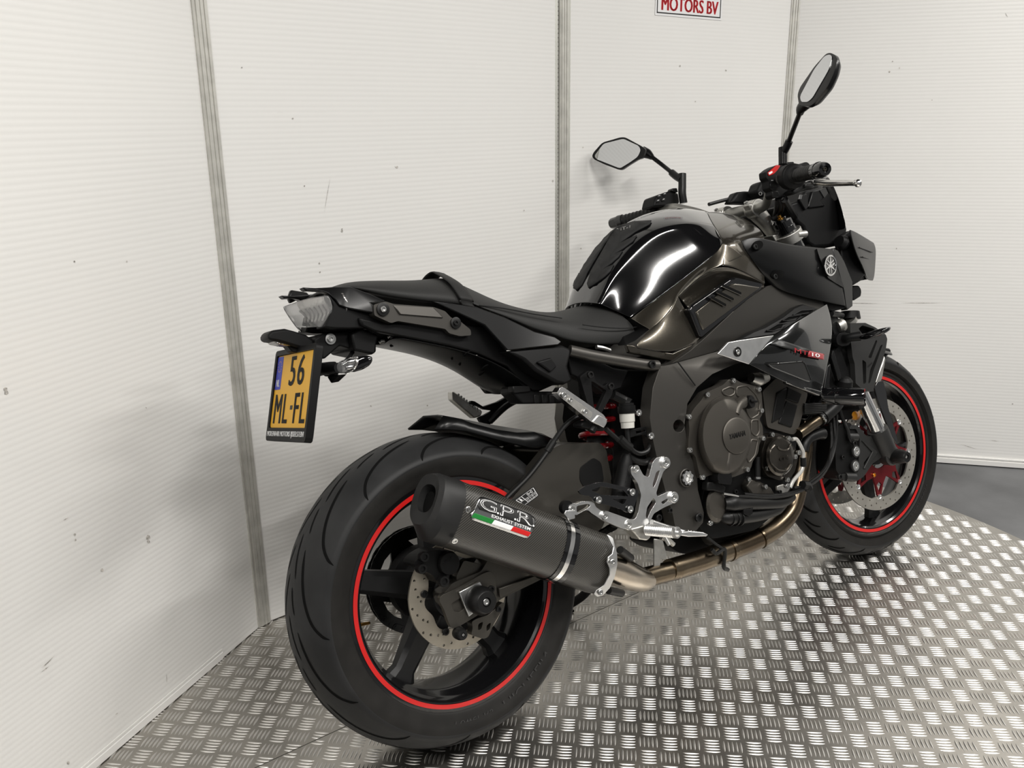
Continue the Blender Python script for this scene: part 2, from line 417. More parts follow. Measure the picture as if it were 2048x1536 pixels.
# ---- concrete floor and round tread-plate table
bm=bmesh.new(); bmesh.ops.create_grid(bm,x_segments=1,y_segments=1,size=6); bmesh.ops.translate(bm,verts=bm.verts,vec=(1,0,-.0207))
bmesh.ops.solidify(bm,geom=bm.faces[:],thickness=.1)
tag(finish('floor',bm,'concrete'),'dark grey scuffed concrete floor beyond the round plate','floor',kind='structure')
bm=bmesh.new(); box(bm,(.5,-.5,3.25),(14,14,.1)); tag(finish('ceiling',bm,'soffit'),'dark hall ceiling above the photo booth','ceiling',kind='structure')
TC=Vector((.535,.085,0)); TR=1.348
turn=empty('turntable',None,(TC.x,TC.y,-.0207)); tag(turn,'round aluminium tread plate platform the motorcycle stands on','platform')
SA=rad(3.6); SO=Vector((.443,.218,0)); SD=Vector((math.cos(SA),math.sin(SA),0)); SN=Vector((-SD.y,SD.x,0))
def half(sgn):
    pts=[]; off=.0009*sgn
    h=(SO-TC).dot(SN)+off; hw=math.sqrt(TR*TR-h*h); a1=math.atan2(h,hw); a2=math.atan2(h,-hw)
    if sgn>0: aa=[a1+(a2-a1)*i/90 for i in range(91)]
    else: aa=[a2+(a1+2*PI-a2)*i/120 for i in range(121)]
    pts=[SD*(TR*math.cos(a))+SN*(TR*math.sin(a)) for a in aa]
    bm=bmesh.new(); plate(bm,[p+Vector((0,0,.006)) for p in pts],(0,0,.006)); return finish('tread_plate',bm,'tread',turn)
plates={1:half(1),-1:half(-1)}
TZ=.012   # plate top in turntable space
# five-bar lug clusters
def bar(bm,c,d,L,w,h,bend):
    d=d.normalized(); s=Vector((-d.y,d.x,0)); N=6; A=[];B=[];T=[]
    for i in range(N+1):
        t=-1+2*i/N; q=c+d*(t*L/2)+s*(bend*(1-t*t)); ww=w/2*(1-abs(t)**2.2)+.0003; hh=h*(1-abs(t)**2.4)
        A.append(bm.verts.new(q+s*ww)); B.append(bm.verts.new(q-s*ww)); T.append((bm.verts.new(q+s*ww*.35+Vector((0,0,hh))),bm.verts.new(q-s*ww*.35+Vector((0,0,hh)))))
    for i in range(N):
        bm.faces.new((A[i],A[i+1],T[i+1][0],T[i][0])); bm.faces.new((T[i][0],T[i+1][0],T[i+1][1],T[i][1])); bm.faces.new((T[i][1],T[i+1][1],B[i+1],B[i]))
def cluster(bm,c,kind,clip=None):
    ang=SA+(-PI/4 if kind==0 else PI/4); d=Vector((math.cos(ang),math.sin(ang),0)); s=Vector((-d.y,d.x,0))
    for i in range(-2,3):
        q=c+s*(i*.0086); L=.033
        if clip is not None:
            if clip(q+d*.017)*clip(q)<0 or clip(q-d*.017)*clip(q)<0:
                dist=abs(clip(q)); kk=dist/abs(d.dot(SN)); side=1 if (clip(q+d)-clip(q))*clip(q)>0 else -1
                L=.0165+kk-.001
                if L<.008: continue
                q=q+d*side*(.0165-L/2)
        bar(bm,q,d,L,.0046,.0016,.0008*(1 if kind else -1))
PITCH=.0600
C00=Vector((-.3294,.409,0)); e1=Vector((math.sin(SA),-math.cos(SA),0))*.0592; e2=SD*.0622
cells=[]
for i in range(-40,45):
    for j in range(-40,60):
        for kind,o in ((0,Vector((0,0,0))),(1,(e1+e2)*.5)):
            c=C00+e1*i+e2*j+o
            if (c-TC).length<TR-.014: cells.append((c,kind))
def clipf(q): return (q-SO).dot(SN)
cand=[];rest=[]
for c,kind in cells:
    px,py,z=pix(c); near=abs(clipf(c))<.025
    vis = -20<px<2068 and -20<py<1556 and (c-W1).dot(nA)>0 and not near
    (cand if vis else rest).append((z,c,kind))
cand.sort(key=lambda t:t[0]); rest+=cand[300:]
lug={}
for k in (0,1):
    bm=bmesh.new(); cluster(bm,Vector((0,0,0)),k)
    for f in bm.faces: f.smooth=True
    me=bpy.data.meshes.new('lug_cluster'); bm.to_mesh(me); bm.free(); me.materials.append(MATS['treadbar']); lug[k]=me
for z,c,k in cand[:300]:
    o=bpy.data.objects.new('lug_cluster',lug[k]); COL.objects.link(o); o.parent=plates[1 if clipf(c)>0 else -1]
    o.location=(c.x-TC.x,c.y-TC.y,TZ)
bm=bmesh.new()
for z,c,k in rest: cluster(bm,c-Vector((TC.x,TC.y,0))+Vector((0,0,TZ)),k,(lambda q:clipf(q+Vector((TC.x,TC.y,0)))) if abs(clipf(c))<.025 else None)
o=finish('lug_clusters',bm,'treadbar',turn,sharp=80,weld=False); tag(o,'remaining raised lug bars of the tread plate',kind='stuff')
# ================================================================ the motorcycle
bike=empty('motorcycle'); bike.rotation_euler=(-LEAN,0,0)
tag(bike,'black naked sport motorcycle with red rim stripes and carbon silencer','motorcycle')
def part(name,bm,m,parent=None,**k): return finish(name,bm,m,parent or bike,**k)
# steering geometry of the front end
RAKE=rad(24); PIV=Vector((1.405-.03,0,.298)); MS=Matrix.Rotation(STEER,3,Vector((-math.sin(RAKE),0,math.cos(RAKE))))
def F(v): return MS@(Vector(v)+Vector((.03,0,0)))+PIV        # wheel-local (axle origin) -> bike frame
RA=Vector((0,0,.318))
# ---- rear wheel
def tyre_prof(R,w,re,rb,yb,n=18):
    """outer profile from right bead over the crown to the left bead"""
    sag=R-re; rc=(w*w+sag*sag)/(2*sag); A=math.asin(min(1,w/rc))
    crown=[(R-rc+rc*math.cos(t),rc*math.sin(t)) for t in [-A+2*A*i/n for i in range(n+1)]]
    left=[(re-.004,w-.0008),(re-.020,w-.0005),(rb+.012,w-.010),(rb+.004,yb+.004),(rb,yb)]
    right=[(r,-y) for r,y in reversed(left)]
    return right+crown+left, rc, A
def wheel_place(o,rear=True):
    if rear: o.location=RA
    else:
        o.rotation_euler=MS.to_euler(); o.location=F((0,0,0))
def tyre(parent,R,w,re,rb,yb,ngr,paths,words):
    prof,rc,A=tyre_prof(R,w,re,rb,yb)
    nside=5
    bm=bmesh.new(); lathe(bm,prof[nside-1:-nside+1],(0,0,0),(0,1,0),180); t=finish('tyre',bm,'rubber',parent,sharp=60)
    for sl in (slice(0,nside),slice(-nside,None)):
        bm=bmesh.new(); lathe(bm,prof[sl],(0,0,0),(0,1,0),120); finish('sidewall',bm,'sidewall',parent,sharp=60)
    def S(ph,s,lift=.0004):     # s -1..1 across the crown (-1 = right side), ph angle
        a=s*A; r=R-rc+(rc+lift)*math.cos(a); y=(rc+lift)*math.sin(a)
        return Vector((r*math.cos(ph),y,r*math.sin(ph)))
    for pth,wd in paths:
        bm=bmesh.new(); q=smoothpath([Vector((rad(a),s,0)) for a,s in pth],6); prev=None
        L=[]
        for i,v in enumerate(q):
            d=q[min(i+1,len(q)-1)]-q[max(i-1,0)]; d=Vector((d.x*R,d.y*w,0)).normalized(); nn=Vector((-d.y,d.x,0)); e=i/(len(q)-1); ww=wd*min(1,.25+6*e*(1-e))/2
            L.append((bm.verts.new(S(v.x+nn.x*ww/R,v.y+nn.y*ww/w)),bm.verts.new(S(v.x-nn.x*ww/R,v.y-nn.y*ww/w))))
        for a,b in zip(L,L[1:]): bm.faces.new((a[0],b[0],b[1],a[1]))
        me=bpy.data.meshes.new('painted_groove'); bm.to_mesh(me); bm.free(); me.materials.append(MATS['recess_shade'])  # dark ribbon lying on the crown; its colour stands for groove shade
        for k in range(ngr):
            for side in (1,-1):
                o=bpy.data.objects.new('painted_groove',me); COL.objects.link(o); o.parent=parent
                o.rotation_euler=(0,2*PI*k/ngr+(PI/ngr if side<0 else 0),0)
                if side<0: o.scale=(1,-1,1)
    # raised sidewall lettering
    for s,a0,a1,r0,r1,yo in words:
        def fn(u,v,wv):
            a=rad(a0+(a1-a0)*u); r=r0+(r1-r0)*v; return Vector((r*math.cos(a),yo-wv,r*math.sin(a)))
        text('sidewall_lettering',s,'lettering',parent,fn,.0008)
    return t
mat('lettering',(.030,.030,.030),.45)
def ring(bm,r0,r1,y0,y1,n=120): lathe(bm,[(r0,y0),(r1,y0),(r1,y1),(r0,y1)],(0,0,0),(0,1,0),n,True)
def rim(hw,name):
    bm=bmesh.new()
    half=[(.2325,-hw),(.2318,-hw-.0012),(.226,-hw-.0016),(.2135,-hw-.0004),(.2095,-hw+.004),(.2065,-hw+.014),(.2050,-hw+.022),(.1985,-hw+.034),(.1960,-hw+.048)]
    full=half+[(r,-y) for r,y in reversed(half)]+[(.214,hw-.012),(.214,-hw+.012)]
    lathe(bm,full,(0,0,0),(0,1,0),160,True); return part(name,bm,'rimblack',sharp=25)
def stripe(parent,hw):
    for s in (-1,1):
        bm=bmesh.new(); ring(bm,.2165,.2250,s*(hw+.0010),s*(hw+.0019),160); finish('rim_stripe',bm,'red',parent)
def spokes(parent,ang,yc,r0,r1,w0,w1,d0,d1,m='spoke'):
    sec=[(-1,-.55),(-.62,-1),(.62,-1),(1,-.55),(1,.55),(.62,1),(-.62,1),(-1,.55)]
    bm=bmesh.new(); R=[]
    for t in (0,.25,.6,.86,1.0):
        r=r0+(r1-r0)*t; w=w0+(w1-w0)*t; d=d0+(d1-d0)*t
        if t>.9: w*=1.55; d*=1.25
        R.append([Vector((r,yc+d/2*b,w/2*a)) for a,b in sec])
    rings(bm,R); me=None
    o=finish('spoke',bm,m,parent,sharp=25); o.rotation_euler=(0,-rad(ang),0)
    for k in range(1,5):
        c=o.copy(); COL.objects.link(c); c.parent=parent; c.rotation_euler=(0,-rad(ang+72*k),0)
rw=rim(.0815,'rear_wheel'); wheel_place(rw)
_gp=[([(0,.97),(-1.5,.84),(-6,.66),(-14,.50),(-23,.38),(-30,.30)],.0056),([(-20,.20),(-27,.11),(-35,.04)],.0040),([(-8,.24),(-12,.18),(-17,.13)],.0036)]
tyre(rw,.320,.0965,.277,.2320,.083,13,_gp,[('MICHELIN',-78,-46,.246,.264,-.0925),('Power RS',-104,-84,.248,.262,-.0925)])
stripe(rw,.0827)
spokes(rw,160,.004,.040,.199,.058,.043,.062,.030)
bm=bmesh.new(); lathe(bm,[(.0001,-.082),(.030,-.082),(.052,-.074),(.056,-.060),(.060,-.045),(.066,-.015),(.066,.025),(.058,.050),(.075,.068),(.078,.090),(.0001,.094)],(0,0,0),(0,1,0),64); finish('hub',bm,'spoke',rw,sharp=30)
def disc(parent,r0,r1,y,t,holes,m,nbolt=0,scal=0):
    bm=bmesh.new(); n=96
    L=lambda r,nn,s=0:[Vector(((r+s*math.cos(8*2*PI*i/nn))*math.cos(2*PI*i/nn),y,(r+s*math.cos(8*2*PI*i/nn))*math.sin(2*PI*i/nn))) for i in range(nn)]
    H=[[Vector((rr*math.cos(rad(a))+hr*math.cos(2*PI*i/8),y,rr*math.sin(rad(a))+hr*math.sin(2*PI*i/8))) for i in range(8)] for rr,a,hr in holes]
    plate(bm,L(r1,n),(0,t,0),[L(r0,72,scal)]+H); return finish('brake_disc',bm,m,parent,sharp=40)
hl=[]
for k in range(12):
    for rr,da in ((.104,0),(.097,9),(.090,18),(.084,24)): hl.append((rr,k*30+da,.0028))
dr=disc(rw,.0735,.110,-.0835,.005,hl,'disc',scal=.004)
bm=bmesh.new()
for k in range(5):
    a=rad(72*k+20); c=Vector((.07*math.cos(a),-.080,.07*math.sin(a))); box(bm,c*.82,(.05,.006,.026),Matrix.Rotation(-a,3,'Y'))
finish('disc_carrier',bm,'spoke',rw,bevel=.002)
for k in range(5):
    a=rad(72*k+20); bolt((.078*math.cos(a),-.0838,.078*math.sin(a)),rw,.0075,.004,'blackbolt')
# sprocket with teeth and cut-outs
YS=.106
bm=bmesh.new(); nt=43; out=[]
for i in range(nt*4):
    a=2*PI*i/(nt*4); r=.1035+(.0065 if i%4 in (0,) else (.004 if i%4 in (1,3) else -.002)); out.append(Vector((r*math.cos(a),YS-.003,r*math.sin(a))))
H=[]
for k in range(5):
    a=rad(72*k); H.append([Vector((rr*math.cos(a+da),YS-.003,rr*math.sin(a+da))) for rr,da in ((.088,-.36),(.090,-.12),(.090,.12),(.088,.36),(.074,.20),(.070,0),(.074,-.20))])
H.append([Vector((.05*math.cos(2*PI*i/40),YS-.003,.05*math.sin(2*PI*i/40))) for i in range(40)])
plate(bm,out,(0,.006,0),H); finish('sprocket',bm,'chain',rw,sharp=40)
bm=bmesh.new(); lathe(bm,[(.03,.060),(.060,.070),(.064,.098),(.060,.104),(.03,.106)],(0,0,0),(0,1,0),48); finish('sprocket_carrier',bm,'spoke',rw)
# chain: link plates wrapped around the sprocket then running forward
def link_mesh(w):
    bm=bmesh.new(); p=.015875
    for s in (-1,1):
        out=[]
        for c,a0 in ((p/2,-90),(-p/2,90)):
            for i in range(7): a=rad(a0+30*i); out.append(Vector((c+.0074*math.cos(a),s*w,.0074*math.sin(a))))
        plate(bm,out,(0,-.0016*s,0))
    for c in (p/2,-p/2): cyl(bm,(c,-w-.0012,0),(c,w+.0012,0),.0036,n=10)
    bmesh.ops.recalc_face_normals(bm,faces=bm.faces); me=bpy.data.meshes.new('chain_link'); bm.to_mesh(me); bm.free(); me.materials.append(MATS['chain']); return me
lk=[link_mesh(.0085),link_mesh(.0062)]
chain=empty('drive_chain',bike,RA)
path=[]; rc_=.1085; st=.015875
top=Vector((.60,YS,.10)); 
nw=int(PI*rc_/st)+3
for i in range(nw+1):
    a=rad(84)+i*st/rc_; path.append((Vector((rc_*math.cos(a),YS,rc_*math.sin(a))),a+PI/2))
pA=path[0][0]; dA_=(Vector((.62,YS,.075))-pA); nA_=int(dA_.length/st); dA_.normalize()
for i in range(1,min(nA_,34)): path.append((pA+dA_*st*i,math.atan2(dA_.z,dA_.x)))
pB=path[nw][0]; dB_=(Vector((.62,YS,-.02))-pB); dB_.normalize()
for i in range(1,34): path.append((pB+dB_*st*i,math.atan2(dB_.z,dB_.x)))
for i,(c,a) in enumerate(path):
    o=bpy.data.objects.new('chain_link',lk[i%2]); COL.objects.link(o); o.parent=chain; o.location=c; o.rotation_euler=(0,-a,0)
# valve
bm=bmesh.new(); a=rad(187); d=Vector((math.cos(a),0,math.sin(a))); cyl(bm,d*.197+Vector((0,.02,0)),d*.182+Vector((0,-.0,0)),.004,n=10); cyl(bm,d*.182,d*.168-Vector((0,.012,0)),.003,n=10); finish('valve',bm,'gold',rw)
# ---- front wheel
fw=rim(.0505,'front_wheel'); wheel_place(fw,False)
_gf=[([(0,.95),(-1,.78),(-5,.55),(-12,.34),(-20,.20)],.0064),([(-14,.72),(-17,.5),(-22,.32)],.0054)]
tyre(fw,.2995,.061,.268,.2320,.052,15,_gf,[('MICHELIN',-60,-34,.244,.258,-.0585)])
stripe(fw,.0517)
spokes(fw,62,0,.030,.199,.044,.034,.046,.024)
bm=bmesh.new(); lathe(bm,[(.0001,-.066),(.030,-.066),(.034,-.05),(.030,-.03),(.030,.03),(.034,.05),(.030,.066),(.0001,.066)],(0,0,0),(0,1,0),40); finish('hub',bm,'spoke',fw)
hl=[]
for k in range(15):
    for rr,da in ((.1535,0),(.1475,9),(.1405,17),(.1345,5)): hl.append((rr,k*24+da,.0026))
def front_disc(y):
    bm=bmesh.new(); n=120
    inner=[]
    for i in range(160):
        a=2*PI*i/160; ph=((a-rad(14.5))*8/(2*PI))%1; r=.1275-.0075*max(0,math.cos((ph-.5)*2*PI))**.8 if True else 0
        inner.append(Vector((r*math.cos(a),y,r*math.sin(a))))
    H=[[Vector((rr*math.cos(rad(a))+hr*math.cos(2*PI*i/8),y,rr*math.sin(rad(a))+hr*math.sin(2*PI*i/8))) for i in range(8)] for rr,a,hr in hl]
    plate(bm,[Vector((.160*math.cos(2*PI*i/n),y,.160*math.sin(2*PI*i/n))) for i in range(n)],(0,.005*(1 if y<0 else -1),0),[inner]+H)
    d=finish('brake_disc',bm,'discf',fw,sharp=40)
    # red carrier: star of eight paired arms
    bm=bmesh.new(); out=[];
    for k in range(8):
        a=2*PI*(k+.5)/8+rad(14.5)
        for da,r in ((-.36,.070),(-.20,.086),(-.075,.116),(-.03,.122),(.03,.122),(.075,.116),(.20,.086)): out.append(Vector((r*math.cos(a+da),y-.0005,r*math.sin(a+da))))
    H=[[Vector((.040*math.cos(2*PI*i/40),y-.0005,.040*math.sin(2*PI*i/40))) for i in range(40)]]
    for k in range(8):
        a=2*PI*(k+.5)/8+rad(14.5)
        H.append([Vector((rr*math.cos(a+da),y-.0005,rr*math.sin(a+da))) for rr,da in ((.110,0),(.088,.12),(.078,0),(.088,-.12))])
    plate(bm,out,(0,.005*(1 if y<0 else -1),0),H); finish('disc_carrier',bm,'redanod',fw,sharp=40)
    for k in range(8):
        a=2*PI*(k+.5)/8+rad(14.5); s=-1 if y<0 else 1
        bm=bmesh.new(); lathe(bm,[(.0085,-.0005),(.0082,.0022),(.005,.0026),(.0035,.0008),(.0001,.0006)],(.1225*math.cos(a),y,.1225*math.sin(a)),(0,s,0),16); finish('disc_button',bm,'alu',fw)
        if k%2==0: bolt((.062*math.cos(a+PI/8),y-.001,.062*math.sin(a+PI/8)),fw,.006,.004,'gold')
front_disc(-.0705); front_disc(.0705)
# ================================================================ rear half of the bike
def rows(c,R): return [KL(c,r) for r in R]
def shell(name,c,R,m,parent=None,mirror=True,sub=2,solid=.004,raw=False,tight=True):
    bm=bmesh.new(); R=R if raw else rows(c,R)
    if tight: R=tighten(R,first=not mirror)
    grid(bm,R,mirror); return part(name,bm,m,parent,sub=sub,solid=solid)
def panel(name,c,pts,Y,off,m,parent=None,holes=(),bevel=.002,rnd=0,sharp=32):
    """cut-out panel: outline on plane y=Y (or own y per point), thickness off along y"""
    L=KL(c,pts,Y)
    if rnd: L=roundpoly(L,rnd)
    bm=bmesh.new(); plate(bm,L,(0,off,0),[roundpoly(KL(c,h,Y),.004,2) if rnd else KL(c,h,Y) for h in holes])
    return part(name,bm,m,parent,bevel=bevel,sharp=sharp)
def both(o):
    """mirrored copy on the left side of the bike"""
    me=o.data.copy()
    for v in me.vertices: v.co.y=-v.co.y
    me.flip_normals(); q=bpy.data.objects.new(o.name,me); COL.objects.link(q); q.parent=o.parent
    for md in o.modifiers:
        n=q.modifiers.new(md.name,md.type)
        for a in ('thickness','offset','width','segments','limit_method','angle_limit','levels','render_levels'):
            if hasattr(md,a): setattr(n,a,getattr(md,a))
    return q
# ---- passenger seat
ps=shell('passenger_seat',C1,[
 [(645,277,0),(720,245,0),(830,228,0),(1000,221,0),(1180,221,0),(1320,212,0),(1430,188,0),(1550,178,0),(1632,208,0)],
 [(648,281,-.02),(740,260,-.035),(855,247,-.045),(1025,244,-.055),(1205,248,-.06),(1350,248,-.064),(1470,248,-.068),(1565,268,-.07),(1625,315,-.068)],
 [(653,286,-.03),(765,276,-.055),(895,288,-.07),(1055,306,-.08),(1228,326,-.09),(1375,336,-.097),(1495,344,-.101),(1585,360,-.103),(1660,395,-.100)],
 [(658,290,-.03),(790,292,-.053),(918,326,-.066),(1068,356,-.076),(1240,379,-.086),(1390,396,-.092),(1510,407,-.096),(1600,413,-.098),(1690,436,-.096)],
 [(662,294,-.028),(794,297,-.050),(922,331,-.063),(1072,361,-.073),(1244,384,-.083),(1394,401,-.089),(1514,412,-.093),(1604,418,-.095),(1690,441,-.093)],
 [(690,300,0),(800,310,0),(930,345,0),(1080,372,0),(1250,395,0),(1400,410,0),(1520,420,0),(1600,425,0),(1690,440,0)]],'seat',solid=0)
# strap across the seat
bm=bmesh.new()
sp=KL(C1,[(1690,436,-.104),(1660,390,-.103),(1622,330,-.092),(1575,272,-.074),(1520,230,-.048),(1465,200,-.020),(1440,190,0)])
sp=smoothpath(sp+[mir(p) for p in reversed(sp[:-1])],4)
R=[]
for i,p in enumerate(sp):
    d=(sp[min(i+1,len(sp)-1)]-sp[max(i-1,0)]).normalized(); w=Vector((1,0,-.28)).normalized(); n=d.cross(w).normalized()
    if n.z<0 and abs(n.z)>.2: n=-n
    R.append([p+w*.020+n*.001,p+w*.016+n*.006,p-w*.016+n*.006,p-w*.020+n*.001])
rings(bm,R); part('seat_strap',bm,'seatside',sharp=50,sub=1)
# ---- rider seat
shell('rider_seat',C10,[
 [(1050,114,0),(1130,150,0),(1240,208,0),(1380,250,0),(1510,268,0),(1600,256,0),(1680,226,0),(1745,222,0)],
 [(1085,150,-.055),(1160,185,-.06),(1270,232,-.065),(1400,268,-.07),(1525,289,-.07),(1622,283,-.07),(1722,260,-.065),(1826,240,-.055)],
 [(1115,205,-.100),(1190,237,-.108),(1310,260,-.118),(1430,285,-.128),(1562,304,-.135),(1700,340,-.135),(1850,357,-.130),(1992,350,-.114)],
 [(1122,232,-.106),(1200,266,-.113),(1322,310,-.121),(1440,368,-.128),(1540,393,-.134),(1640,434,-.137),(1800,448,-.130),(1945,436,-.110)],
 [(1124,236,-.102),(1202,270,-.109),(1324,314,-.117),(1442,372,-.124),(1542,397,-.130),(1642,438,-.133),(1802,452,-.126),(1945,440,-.106)],
 [(1130,240,0),(1210,275,0),(1330,315,0),(1445,365,0),(1540,385,0),(1640,420,0),(1790,430,0),(1900,420,0)]],'seat',solid=0)
for q in ([(1150,238,-.108),(1230,247,-.114),(1310,259,-.121),(1450,286,-.131),(1585,305,-.137)],[(1695,340,-.138),(1770,350,-.136),(1850,357,-.1305),(1925,358,-.121),(1985,351,-.110)]):
    bm=bmesh.new(); tube(bm,KL(C10,q),.0014,6); part('seat_seam',bm,'thread')
# ---- tail cowl with fin
for nm,pts,Y,off,m in (
  ('tail_cowl',[(402,286,-.072),(500,291,-.072),(600,286,-.070),(650,281,-.066),(770,281,-.070),(930,340,-.085),(1045,392,-.097),(925,402,-.094),(955,425,-.096),(958,486,-.096),(770,452,-.085),(685,424,-.082),(655,378,-.082),(602,332,-.080),(560,318,-.076),(490,306,-.074),(430,312,-.072)],None,.022,'satin'),
  ('tail_side',[(600,335),(690,430),(850,468),(962,492),(1085,560),(960,580),(880,600),(760,604),(640,602),(575,592),(640,430)],-.078,.05,'plastic')):
    o=panel(nm,C1,pts,Y,off,m,bevel=.003); both(o)
bm=bmesh.new(); grid(bm,rows(C1,[[(520,300,0),(600,296,0),(660,292,0),(800,300,0),(930,350,0)],[(560,316,-.06),(610,318,-.062),(670,300,-.06),(800,300,-.066),(940,345,-.08)]]),True); part('tail_top',bm,'satin',solid=.01,sub=1)
panel('tail_fin',C1,[(315,305),(440,325),(462,352),(400,368),(310,410),(293,370)],.070,.012,'satin',bevel=.003)
panel('tail_fin',C1,[(402,286),(500,291),(560,318),(490,318),(430,313)],-.074,.010,'satin',bevel=.002)
# ---- tail light
tl=shell('tail_light',C1,[
 [(248,438,0),(360,393,-.028),(470,356,-.052),(596,344,-.078)],
 [(272,480,0),(375,452,-.030),(490,424,-.055),(640,425,-.081)],
 [(312,540,0),(405,523,-.028),(505,512,-.052),(616,530,-.076)],
 [(350,590,0),(430,600,-.022),(500,592,-.044),(574,592,-.066)]],'lens',sub=1,solid=.003)
sh=Vector((.030,0,0))
bm=bmesh.new(); grid(bm,[[p+sh for p in r] for r in rows(C1,[
 [(248,438,0),(360,393,-.028),(470,356,-.052),(596,344,-.078)],
 [(272,480,0),(375,452,-.030),(490,424,-.055),(640,425,-.081)],
 [(312,540,0),(405,523,-.028),(505,512,-.052),(616,530,-.076)],
 [(350,590,0),(430,600,-.022),(500,592,-.044),(574,592,-.066)]])],True); finish('reflector',bm,'lensback',tl,solid=.004)
for k in range(7):
    a=K(C1,330+k*34,470-k*8,-.012-.009*k)+Vector((.014,0,0)); b=K(C1,372+k*27,565-k*2,-.012-.009*k)+Vector((.014,0,0)); mid=(a+b)/2+Vector((.006,0,0))
    bm=bmesh.new(); tube(bm,[a,mid,b],.0028,8,3); o=finish('light_guide',bm,'lensback',tl); 
# ---- grab rail / subframe rail with two bolts
o=panel('subframe_rail',C1,[(950,420),(1040,394),(1105,415),(1410,438),(1500,470),(1545,520),(1600,535),(1695,612),(1700,655),(1615,662),(1530,640),(1500,606),(1135,545),(1085,562),(955,502)],-.102,.03,'frame',bevel=.005,rnd=.004); both(o)
o=panel('rail_facet',C1,[(1095,422,-.103),(1415,441,-.103),(1490,520,-.106),(1150,492,-.106)],None,.006,'frame',bevel=.002); both(o)
for x,y,r in ((1020,456,.0095),(1578,560,.0085)):
    bm=bmesh.new(); lathe(bm,[(.0001,0),(r*1.35,0),(r*1.35,.003),(r*.9,.004),(.0001,.004)],K(C1,x,y,-.103),(0,-1,0),24); part('rail_washer',bm,'blackbolt')
    bolt(K(C1,x,y,-.107),bike,r*.62,.005,'bolt' if x<1200 else 'blackbolt')
# ---- side panels below the seat
o=panel('seat_side_panel',C10,[(905,216,-.100),(1000,224,-.106),(1140,246,-.112),(1290,302,-.122),(1440,374,-.132),(1545,402,-.140),(1585,430,-.145),(1570,444,-.146),(1300,474,-.132),(1180,342,-.118)],None,.012,'satin',bevel=.002); both(o)
o=panel('seat_side_insert',C10,[(1300,478,-.128),(1590,446,-.140),(1640,470,-.146),(1618,560,-.150),(1645,632,-.152),(1600,655,-.150),(1555,645,-.148),(1450,585,-.142),(1380,520,-.135)],None,.05,'plastic',bevel=.006); both(o)
panel('panel_relief',C10,[(1455,535,-.1465),(1530,512,-.150),(1560,560,-.152),(1528,590,-.151)],None,.008,'plastic',bevel=.003)
# ---- undertail: sides and holed tray
o=panel('undertail_side',C10,[(520,300),(640,330),(1000,330),(1180,345),(1300,478),(1450,560),(1560,650),(1470,690),(1400,690),(1300,560),(1150,492),(1000,452),(860,425),(700,392),(600,372),(530,340)],-.088,.02,'plastic',bevel=.004); both(o)
tray=[[(700,394,-.088),(860,427,-.088),(1000,454,-.088),(1150,494,-.09),(1300,562,-.092),(1400,640,-.094),(1450,688,-.095)],
      [(668,420,-.045),(800,442,-.05),(930,472,-.05),(1080,525,-.052),(1210,602,-.054),(1310,672,-.056),(1420,694,-.06)],
      [(640,440,0),(750,455,0),(870,490,0),(1020,552,0),(1130,622,0),(1230,682,0),(1390,694,0)]]
bm=bmesh.new(); grid(bm,rows(C10,tray),True); tr_=part('undertray',bm,'satin',sub=2,solid=.004)
for x,y,Y in ((808,427,-.062),(700,440,-.02),(1060,538,-.035),(1165,592,-.050),(1020,508,-.045),(1180,560,-.078),(1085,490,-.082)):
    c=K(C10,x,y,Y); bm=bmesh.new(); lathe(bm,[(.0001,0),(.0085,0),(.0085,.002),(.0001,.0022)],c,(.2,-.45,-.9),16); finish('drain_hole',bm,'recess_shade',tr_)
# ---- plate holder arm, lamp hood
holder=panel('plate_bracket',C1,[(498,682),(560,642),(640,630),(765,624),(850,602),(872,690),(970,728),(968,785),(940,802),(880,800),(800,770),(690,735),(640,780),(572,838),(552,826),(552,768),(500,762)],-.040,.080,'plastic',bevel=.003)
panel('bracket_foot',C1,[(780,640),(860,600),(990,655),(972,730),(968,786),(940,802),(800,772)],-.062,.124,'plastic',bevel=.004)
bm=bmesh.new(); lathe(bm,[(.0001,0),(.0105,0),(.0105,.003),(.0001,.0035)],K(C1,616,684,-.041),(0,-1,0),24); finish('washer',bm,'bolt',holder)
bolt(K(C1,617,684,-.0445),holder,.0065,.005)
for x,y in ((918,620),(1078,660),(1012,698)): bolt(K(C1,x,y,-.05),holder,.006,.004,'bolt',nrm=(0,-.5,-1))
bm=bmesh.new()
hs=[[(137,655),(170,617),(270,604),(330,640),(320,730),(200,700),(150,692)],[(175,640),(210,612),(300,606),(360,640),(350,735),(240,708),(185,690)]]
hood=[(135,652),(168,616),(268,603),(335,620),(432,650),(492,690),(522,712),(512,752),(432,766),(335,738),(262,716),(200,700),(146,692)]
plate(bm,KL(C1,hood,-.026),(0,.052,0)); part('lamp_hood',bm,'plastic',bevel=.006)
bm=bmesh.new(); plate(bm,KL(C1,[(180,694),(250,686),(345,712),(330,738),(258,730),(190,716)],-.020),(0,.04,0)); part('plate_lamp',bm,'lensback',bevel=.003)
panel('hood_stay',C1,[(270,716),(432,740),(500,690),(512,770),(430,800),(320,780)],-.014,.028,'plastic')
